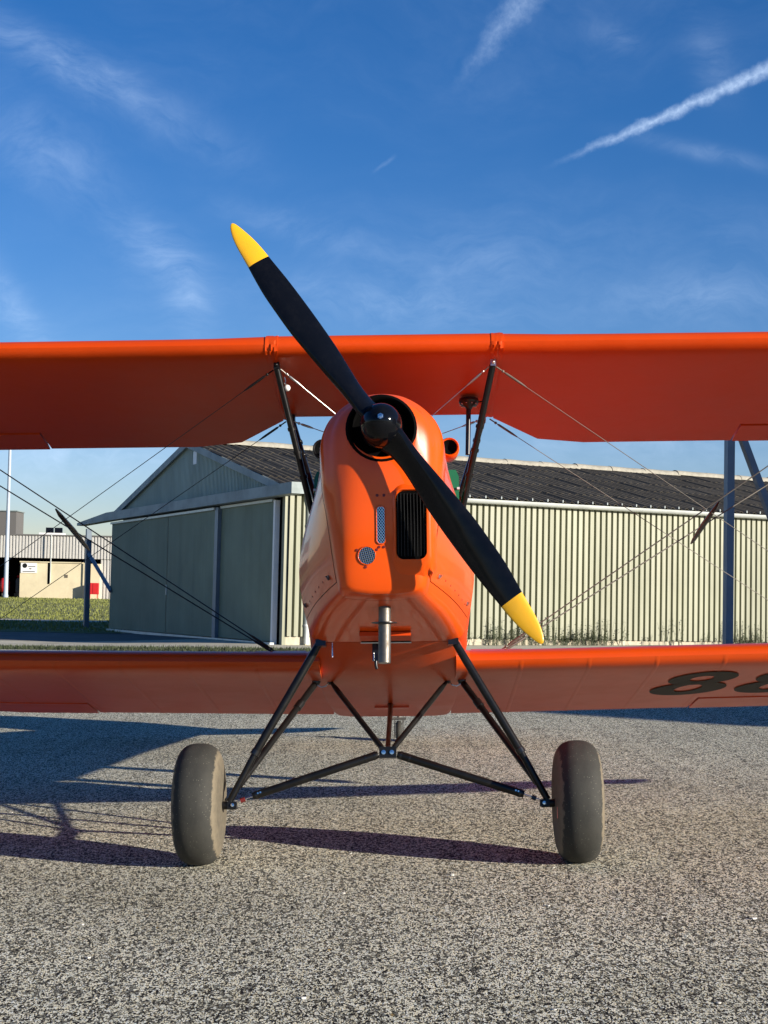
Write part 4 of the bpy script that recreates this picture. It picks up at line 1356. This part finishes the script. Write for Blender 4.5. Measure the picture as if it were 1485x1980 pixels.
def eight(dx, dy):
    b = MB()
    n = 32

    def und(x, y):
        yl, yt, zl, zt, k = low_spec(x)
        s_ = (y - yl) / (yt - yl)
        arr = AFL[::-1]
        t_ = -.02
        for (a0, b0), (a1, b1) in zip(arr, arr[1:]):
            if a0 <= s_ <= a1:
                t_ = b0 + (b1 - b0) * (s_ - a0) / (a1 - a0)
        return zl + (zt - zl) * s_ + t_ * 1.17 - .0035

    def ringpts(c, ax, by, sh):
        return [(c[0] + ax * cos(2 * pi * k_ / n) - sh * by * sin(2 * pi * k_ / n), c[1] + by * sin(2 * pi * k_ / n)) for k_ in range(n)]
    for co_, ax, by, ci, axi, byi in (((1.443, 1.472), .150, .160, (1.438, 1.474), .050, .064), ((1.415, 1.735), .172, .168, (1.413, 1.716), .056, .096)):
        A_ = ringpts((co_[0] + dx, co_[1] + dy), ax, by, .22)
        B_ = ringpts((ci[0] + dx, ci[1] + dy), axi, byi, .22)
        o = len(b.v)
        for t in (0, .33, .66, 1):
            for p, q in zip(A_, B_):
                x, y = p[0] + (q[0] - p[0]) * t, p[1] + (q[1] - p[1]) * t
                b.v.append(Vector((x, y, und(x, y) - .0001 * (1 if co_[1] > 1.6 else 0) * 5)))
        for i in range(3):
            for k_ in range(n):
                b.f.append((o + i * n + k_, o + i * n + (k_ + 1) % n, o + (i + 1) * n + (k_ + 1) % n, o + (i + 1) * n + k_))
    return b


eight(0, 0).build('number_eight', M['number'], lower_right, smooth=True, angle=60)
eight(.405, 0.0).build('number_eight', M['number'], lower_right, smooth=True, angle=60)

# ---- cabane struts, wires and fittings


def strut(name, a, b_, r, k=1.0, m_='tube', parent=plane, n=12):
    return MB().tube([a, b_], r, n, squash=((0, 1, 0), k)).build(name, M[m_], parent, angle=60)


def clamp(parent, a, b_, t, r):
    a, b_ = Vector(a), Vector(b_)
    p = a.lerp(b_, t)
    d = (b_ - a).normalized()
    return MB().lathe([(r, -.008), (r * 1.1, -.006), (r * 1.1, .006), (r, .008)], p, d, 12).build('clamp', M['tube'], parent)


def wire(name, a, b_, r=.0024, ends=True, m_='steel', tb=.16):
    a, b_ = Vector(a), Vector(b_)
    d = (b_ - a).normalized()
    w = MB().tube([a, b_], r, 6).build(name, M[m_], plane)
    if ends:
        for p, dd in ((a, d), (b_, -d)):
            e = MB()
            e.tube([p, p + dd * .03], .0035, 6)
            e.ball(p + dd * .035, .007, 5)
            e.tube([p + dd * .045, p + dd * .055, p + dd * tb * .8, p + dd * tb], [.003, .0058, .0058, .003], 8)
            e.build('turnbuckle', M[m_], w, angle=60)
    return w


def mx(p, s_):
    return (p[0] * s_, p[1], p[2])


CF, CFb = (.480, .85, .510), (.338, 1.13, -.09)
CR, CRb = (.462, 1.52, .468), (.330, 1.25, .000)
for s_ in (1, -1):
    f_ = strut('cabane_strut', mx(CF, s_), mx(CFb, s_), .0145, 1.35)
    q_ = strut('cabane_strut', mx(CR, s_), mx(CRb, s_), .0140, 1.35)
    for t in (.42, .58, .75):
        clamp(f_, mx(CF, s_), mx(CFb, s_), t, .017)
        if t > .5:
            clamp(q_, mx(CR, s_), mx(CRb, s_), t - .3, .017)
    # thin line taped between the two struts
    MB().tube([mx((.455, 1.0, .36), s_), mx((.41, 1.12, .18), s_), mx((.36, 1.17, .02), s_)], .003, 6).build('hose', M['black'], plane)
    for c_ in (CF, CR):
        ft = MB()
        ft.box((c_[0] * s_ - .012, c_[1] - .02, c_[2] - .014), (c_[0] * s_ + .012, c_[1] + .02, c_[2] + .03))
        ft.ball((c_[0] * s_, c_[1] - .024, c_[2] + .002), .008, 6)
        ft.build('strut_fitting', M['steel'] if s_ > 0 else M['tube'], plane, angle=50)
    # crossed cabane wires
    wire('bracing_wire', mx((.462, .85, .50), s_), mx((-.02, 1.10, .15), s_), .0020, tb=.13)
    wire('bracing_wire', mx((.458, 1.5, .462), s_), mx((.0, 1.3, .235), s_), .0020, tb=.12)
    # flying and landing wires, javelin spreader, outer struts
    dk = 'tube' if s_ < 0 else 'wire'
    LX = 2.36
    zlow = -.70 + .020 * (LX - .4) + .045 * (LX - 1.9)
    wire('flying_wire', mx((.50, 1.27, -.705), s_), mx((LX, .86, .500), s_), .0028, m_=dk)
    wire('flying_wire', mx((.50, 1.36, -.705), s_), mx((LX, 1.60, .470), s_), .0030, m_=dk)
    wire('landing_wire', mx((.495, .86, .500), s_), mx((LX, 1.22, -.745), s_), .0018, m_=dk)
    wire('landing_wire', mx((.492, 1.50, .462), s_), mx((LX, 1.95, -.70), s_), .0018, m_=dk)
    jv = MB().tube([mx((1.455, .93, -.11), s_), mx((1.452, 1.0, -.119), s_), mx((1.447, 1.25, -.13), s_), mx((1.443, 1.50, -.145), s_), mx((1.440, 1.57, -.150), s_)], [.004, .010, .013, .010, .004], 10)
    jv.build('javelin', M['tube'], plane, angle=60)
    for ya, yb, za in ((.88, 1.25, .50), (1.58, 1.95, .47)):
        MB().tube([mx((LX, ya, za), s_), mx((LX, yb, zlow), s_)], .028, 12, squash=((0, 1, 0), 2.2)).build('interplane_strut', M['black'], plane, angle=60)

# fuel gauge hanging from the tank
GX, GY, GZ = .386, 1.30, .470
fg = MB()
fg.lathe([(.020, .028), (.046, .026), (.048, .012), (.040, 0), (.018, -.012), (.014, -.022)], (GX, GY, GZ), (0, 0, 1), 24)
gg = fg.build('fuel_gauge', M['black'], plane, angle=40)
for k_ in range(10):
    a = 2 * pi * k_ / 10
    MB().lathe([(.004, 0), (.004, .004)], (GX + .040 * cos(a), GY + .040 * sin(a), GZ + .0), (0, 0, -1), 6).build('bolt', M['bright'], gg)
MB().tube([(GX - .002, GY, GZ - .02), (GX - .010, GY, GZ - .245)], .0115, 14).build('sight_tube', M['black'], gg)
MB().tube([(GX + .03, GY, GZ + .01), (GX + .08, GY - .02, GZ + .012)], .004, 6).build('pipe', M['black'], gg)
# white fuel cock by the left strut
fk = MB().ball((-.443, .97, .452), .015, 7)
fko = fk.build('fuel_cock', M['white'], plane, angle=60)
MB().tube([(-.455, .96, .50), (-.449, .965, .485), (-.454, .967, .475), (-.445, .97, .465)], .003, 6).build('cock_lever', M['steel'], fko)
MB().ball((-.470, .97, .462), .011, 6).build('filter_bowl', M['steel'], fko)

# small air scoops behind the cowl and the green side boxes
for s_ in (1, -1):
    sc_ = MB()
    cx_, cy_, cz_ = .283 * s_, .98, .168
    sc_.lathe([(.035, -.001), (.040, -.006), (.044, -.002), (.046, .03), (.038, .12), (.015, .2)], (cx_, cy_, cz_), (0, 1, 0), 20, cap=False)
    so_ = sc_.build('air_scoop', M['orange'] if s_ > 0 else M['black'], plane, angle=50)
    MB().lathe([(.0345, .0), (.0001, .022)], (cx_, cy_ + .004, cz_), (0, 1, 0), 18, cap=False).build('scoop_mouth', M['hole'], so_)
    gbx = MB()
    gbx.loft([[(x, y_, z) for (x, z) in ((.24 * s_, -.085 - .0), ((.318) * s_, -.085), ((.325) * s_, -.06), ((.325) * s_, .055), (.312 * s_, .085), (.24 * s_, .085))] for y_ in (1.06, 1.075, 1.25)], True, True)
    go_ = gbx.build('side_box', M['green'], plane, angle=30)
    MB().box((.322 * s_ - .006, 1.05, -.008), (.322 * s_ + .006, 1.10, .002)).build('latch', M['galv'], go_, smooth=False)

# ---- exhaust pipe, scoop, small fittings under the cowl
ex = MB()
ex.tube([(.002, .40, -.60), (.002, .40, -.70), (.000, .405, -.885)], .0245, 24, cap=False)
ex.tube([(.002, .40, -.60), (.002, .40, -.70), (.000, .405, -.883)], .0215, 24, cap=False)
exo = ex.build('exhaust_pipe', M['exhaust'], plane, angle=60)
MB().lathe([(.0215, .0), (.0245, .0005)], (.000, .405, -.885), (0, 0, -1), 24).build('pipe_lip', M['steel'], exo)
MB().lathe([(.025, .0), (.051, -.002), (.051, -.005), (.025, -.004)], (.001, .40, -.729), (0, .1, -1), 28).build('collar', M['black'], exo)
x0, x1 = -.112, .104
scp = MB().box((x0, .76, -.70), (x1, .895, -.7165))
scpo = scp.build('belly_scoop', M['fabric'], plane, smooth=False)
MB().box((x0 + .002, .896, -.7155), (x1 - .002, .934, -.700)).build('scoop_mouth', M['hole'], scpo, smooth=False)
MB().box((x0 - .001, .935, -.7195), (x1 + .001, .9395, -.7155)).build('scoop_lip', M['white'], scpo, smooth=False)
bk = MB()
bk.box((-.064, .96, -.790), (-.030, .985, -.712))
bk.tube([(-.050, .97, -.775), (-.048, .97, -.812), (-.044, .97, -.825)], .007, 8)
bko = bk.build('drain_bracket', M['black'], plane, angle=50)
for x in (-.058, -.036):
    MB().tube([(x, .955, -.758), (x, .955, -.790)], .003, 6).build('drain_pin', M['bright'], bko)
dr = MB().tube([(-.235, .955, -.71), (-.235, .955, -.775)], .0035, 8)
dr.build('drain_tube', M['bright'], plane)

# ---- undercarriage
AX = (.683, .95, -1.400)
for s_ in (1, -1):
    g1, g2 = (.293, .955, -.715), (.640, .95, -1.320)
    fl_ = MB()
    fl_.tube([mx(g1, s_), mx((.330, .955, -.780), s_), mx((.560, .95, -1.180), s_)], [.016, .0175, .0175], 14)
    fl_.tube([mx((.555, .95, -1.171), s_), mx((.668, .95, -1.385), s_)], .0145, 14)
    lo_ = fl_.build('front_leg', M['tube'], plane, angle=50)
    MB().lathe([(.0185, -.012), (.0200, -.01), (.0200, .01), (.0185, .012)], mx((.560, .95, -1.180), s_), Vector(mx((.23, 0, -.4), s_)), 14).build('clamp', M['black'], lo_)
    ft = MB().box((.285 * s_ - .022, .93, -.728), (.285 * s_ + .022, .98, -.700))
    ft.build('leg_fitting', M['black'], plane, smooth=False)
    rl = MB().tube([mx((.330, 1.35, -.828), s_), mx((.338, 1.335, -.842), s_), mx((.628, .965, -1.315), s_)], [.010, .0150, .0145], 14)
    rlo = rl.build('rear_leg', M['tube'], plane, angle=50)
    MB().lathe([(.0185, -.02), (.0185, .02)], mx((.40, 1.256, -.943), s_), Vector(mx((.29, -.37, -.473), s_)), 12).build('clamp', M['black'], rlo)
    ft = MB().ball(mx((.330, 1.345, -.826), s_), .020, 7)
    ft.ball(mx((.268, 1.35, -.826), s_), .014, 6)
    ft.build('leg_fitting', M['black'], plane, angle=60)
    MB().tube([mx((.275, 1.34, -.832), s_), mx((.285, 1.33, -.848), s_), mx((.305, 1.33, -.853), s_), mx((.325, 1.335, -.842), s_)], .003, 6).build('brake_hose', M['steel'], plane)
    vs_ = MB().tube([mx((.265, 1.35, -.826), s_), mx((.235, 1.304, -.868), s_), mx((.030, .985, -1.155), s_), mx((.014, .96, -1.178), s_)], [.007, .0125, .0125, .008], 12)
    vs_.build('centre_strut', M['tube'], plane, angle=50)
    dg = MB()
    a_, b2 = Vector(mx((.040, .95, -1.192), s_)), Vector(mx((.570, .95, -1.362), s_))
    dg.tube([a_, a_.lerp(b2, .02), a_.lerp(b2, .98), b2], [.013, .0175, .0170, .014], 16)
    dgo = dg.build('spring_strut', M['tube'], plane, angle=50)
    for t in (.03, .10, .97):
        MB().lathe([(.0182, -.004), (.0182, .004)], a_.lerp(b2, t), b2 - a_, 16).build('band', M['black'], dgo)
    c2 = Vector(mx((.668, .95, -1.396), s_))
    MB().tube([b2, c2], .0035, 8).build('rod', M['bright'], dgo)
    MB().lathe([(.010, -.010), (.010, .010)], b2.lerp(c2, .42), c2 - b2, 6).build('lock_nut', M['darkred'] if s_ < 0 else M['black'], dgo)
    for t in (.955, .935):
        MB().lathe([(.004, 0), (.004, .004)], a_.lerp(b2, t) + Vector((0, -.0165, .004)), (0, -1, 0), 8).build('bolt', M['bright'], dgo)
    ax_ = MB()
    ax_.tube([mx((.640, .95, -1.400), s_), mx((.80, .95, -1.397), s_)], .017, 14)
    ax_.box((min(.635 * s_, .675 * s_), .93, -1.413), (max(.635 * s_, .675 * s_), .97, -1.385))
    axo = ax_.build('axle', M['tube'], plane, angle=50)
    MB().lathe([(.0085, 0), (.0075, .006), (.0001, .007)], mx((.652, .93, -1.399), s_), (0, -1, 0), 10).build('axle_bolt', M['bright'], axo)
    # wheel
    wc = Vector(mx((.793, .95, -1.393), s_))
    wh = bpy.data.objects.new('wheel', None)
    COL.objects.link(wh)
    wh.parent = plane
    wh.location = wc
    R1, hwid = .2535, .096
    pr_ = []
    for k_ in range(33):
        a = pi * k_ / 32            # inner bead -> tread -> outer bead
        c_, s__ = cos(a), sin(a)
        x = hwid * (abs(c_) ** .80) * (1 if c_ > 0 else -1)
        r = .105 + (R1 - .105) * (max(0.0, s__) ** .56)
        pr_.append((r, -x))
    ty = MB().lathe(pr_, (0, 0, 0), (1, 0, 0), 56)
    # the tyre settles a little where it stands
    dn = (PA.inverted() @ Vector((0.0, 0, -1, 0)).to_3d().to_4d()).to_3d().normalized()
    for q in ty.v:
        h = q.dot(dn)
        lim = .240
        if h > lim:
            ex_ = h - lim
            q -= dn * ex_ * .80
            q.x *= 1 + ex_ * 3.0
    ty.build('tyre', M['tyre'], wh, angle=60)
    rim = MB()
    rim.lathe([(.104, -.075), (.112, -.070), (.100, -.055), (.085, -.050), (.040, -.055), (.028, -.080), (.0001, -.081)], (0, 0, 0), (1, 0, 0), 32)
    rim.lathe([(.104, .075), (.112, .070), (.100, .055), (.085, .050), (.040, .055), (.028, .080), (.0001, .081)], (0, 0, 0), (1, 0, 0), 32)
    rim.build('rim', M['black'], wh, angle=40)
    MB().lathe([(.18, -.079), (.12, -.094), (.05, -.090), (.0001, -.089)] if s_ > 0 else [(.18, .079), (.12, .094), (.05, .090), (.0001, .089)], (0, 0, 0), (1, 0, 0), 32).build('wheel_disc', M['black'] if s_ > 0 else M['dust'], wh, angle=50)
    cal = MB().box((-.090 * s_ - .007, -.135, -.075), (-.090 * s_ + .005, -.112, -.030))
    cal.build('brake_caliper', M['red'], wh, smooth=False)
nd = MB()
nd.box((-.036, .935, -1.207), (.036, .975, -1.160))
ndo = nd.build('node_plate', M['tube'], plane, smooth=False)
for x in (-.0175, .0175):
    MB().lathe([(.0095, 0), (.0095, .005), (.0001, .006)], (x, .935, -1.184), (0, -1, 0), 12).build('bolt', M['bright'], ndo)
MB().tube([(0, .965, -1.17), (-.004, 1.93, -.866), (-.006, 2.0, -.850), (-.006, 2.03, -.845)], [.0115, .0115, .016, .018], 12).build('rear_brace', M['tube'], plane, angle=50)

# ---- tail wheel
tw = bpy.data.objects.new('tail_wheel', None)
COL.objects.link(tw)
tw.parent = plane
tw.location = (-.012, 5.87, -.585)
MB().lathe([(.035, -.018), (.075, -.022), (.090, -.014), (.093, 0), (.090, .014), (.075, .022), (.035, .018)], (0, 0, 0), (1, 0, 0), 28).build('tyre', M['tyre'], tw, angle=60)
MB().tube([(0, 0, .10), (0, -.06, .42)], .014, 10).build('leg', M['exhaust'], tw)
for s_ in (1, -1):
    MB().box((.030 * s_ - .004, -.02, -.03), (.030 * s_ + .004, .02, .10)).build('fork', M['exhaust'], tw, smooth=False)
MB().box((-.055, -.02, .101), (.055, .02, .115)).build('steering_arm', M['exhaust'], tw, smooth=False)
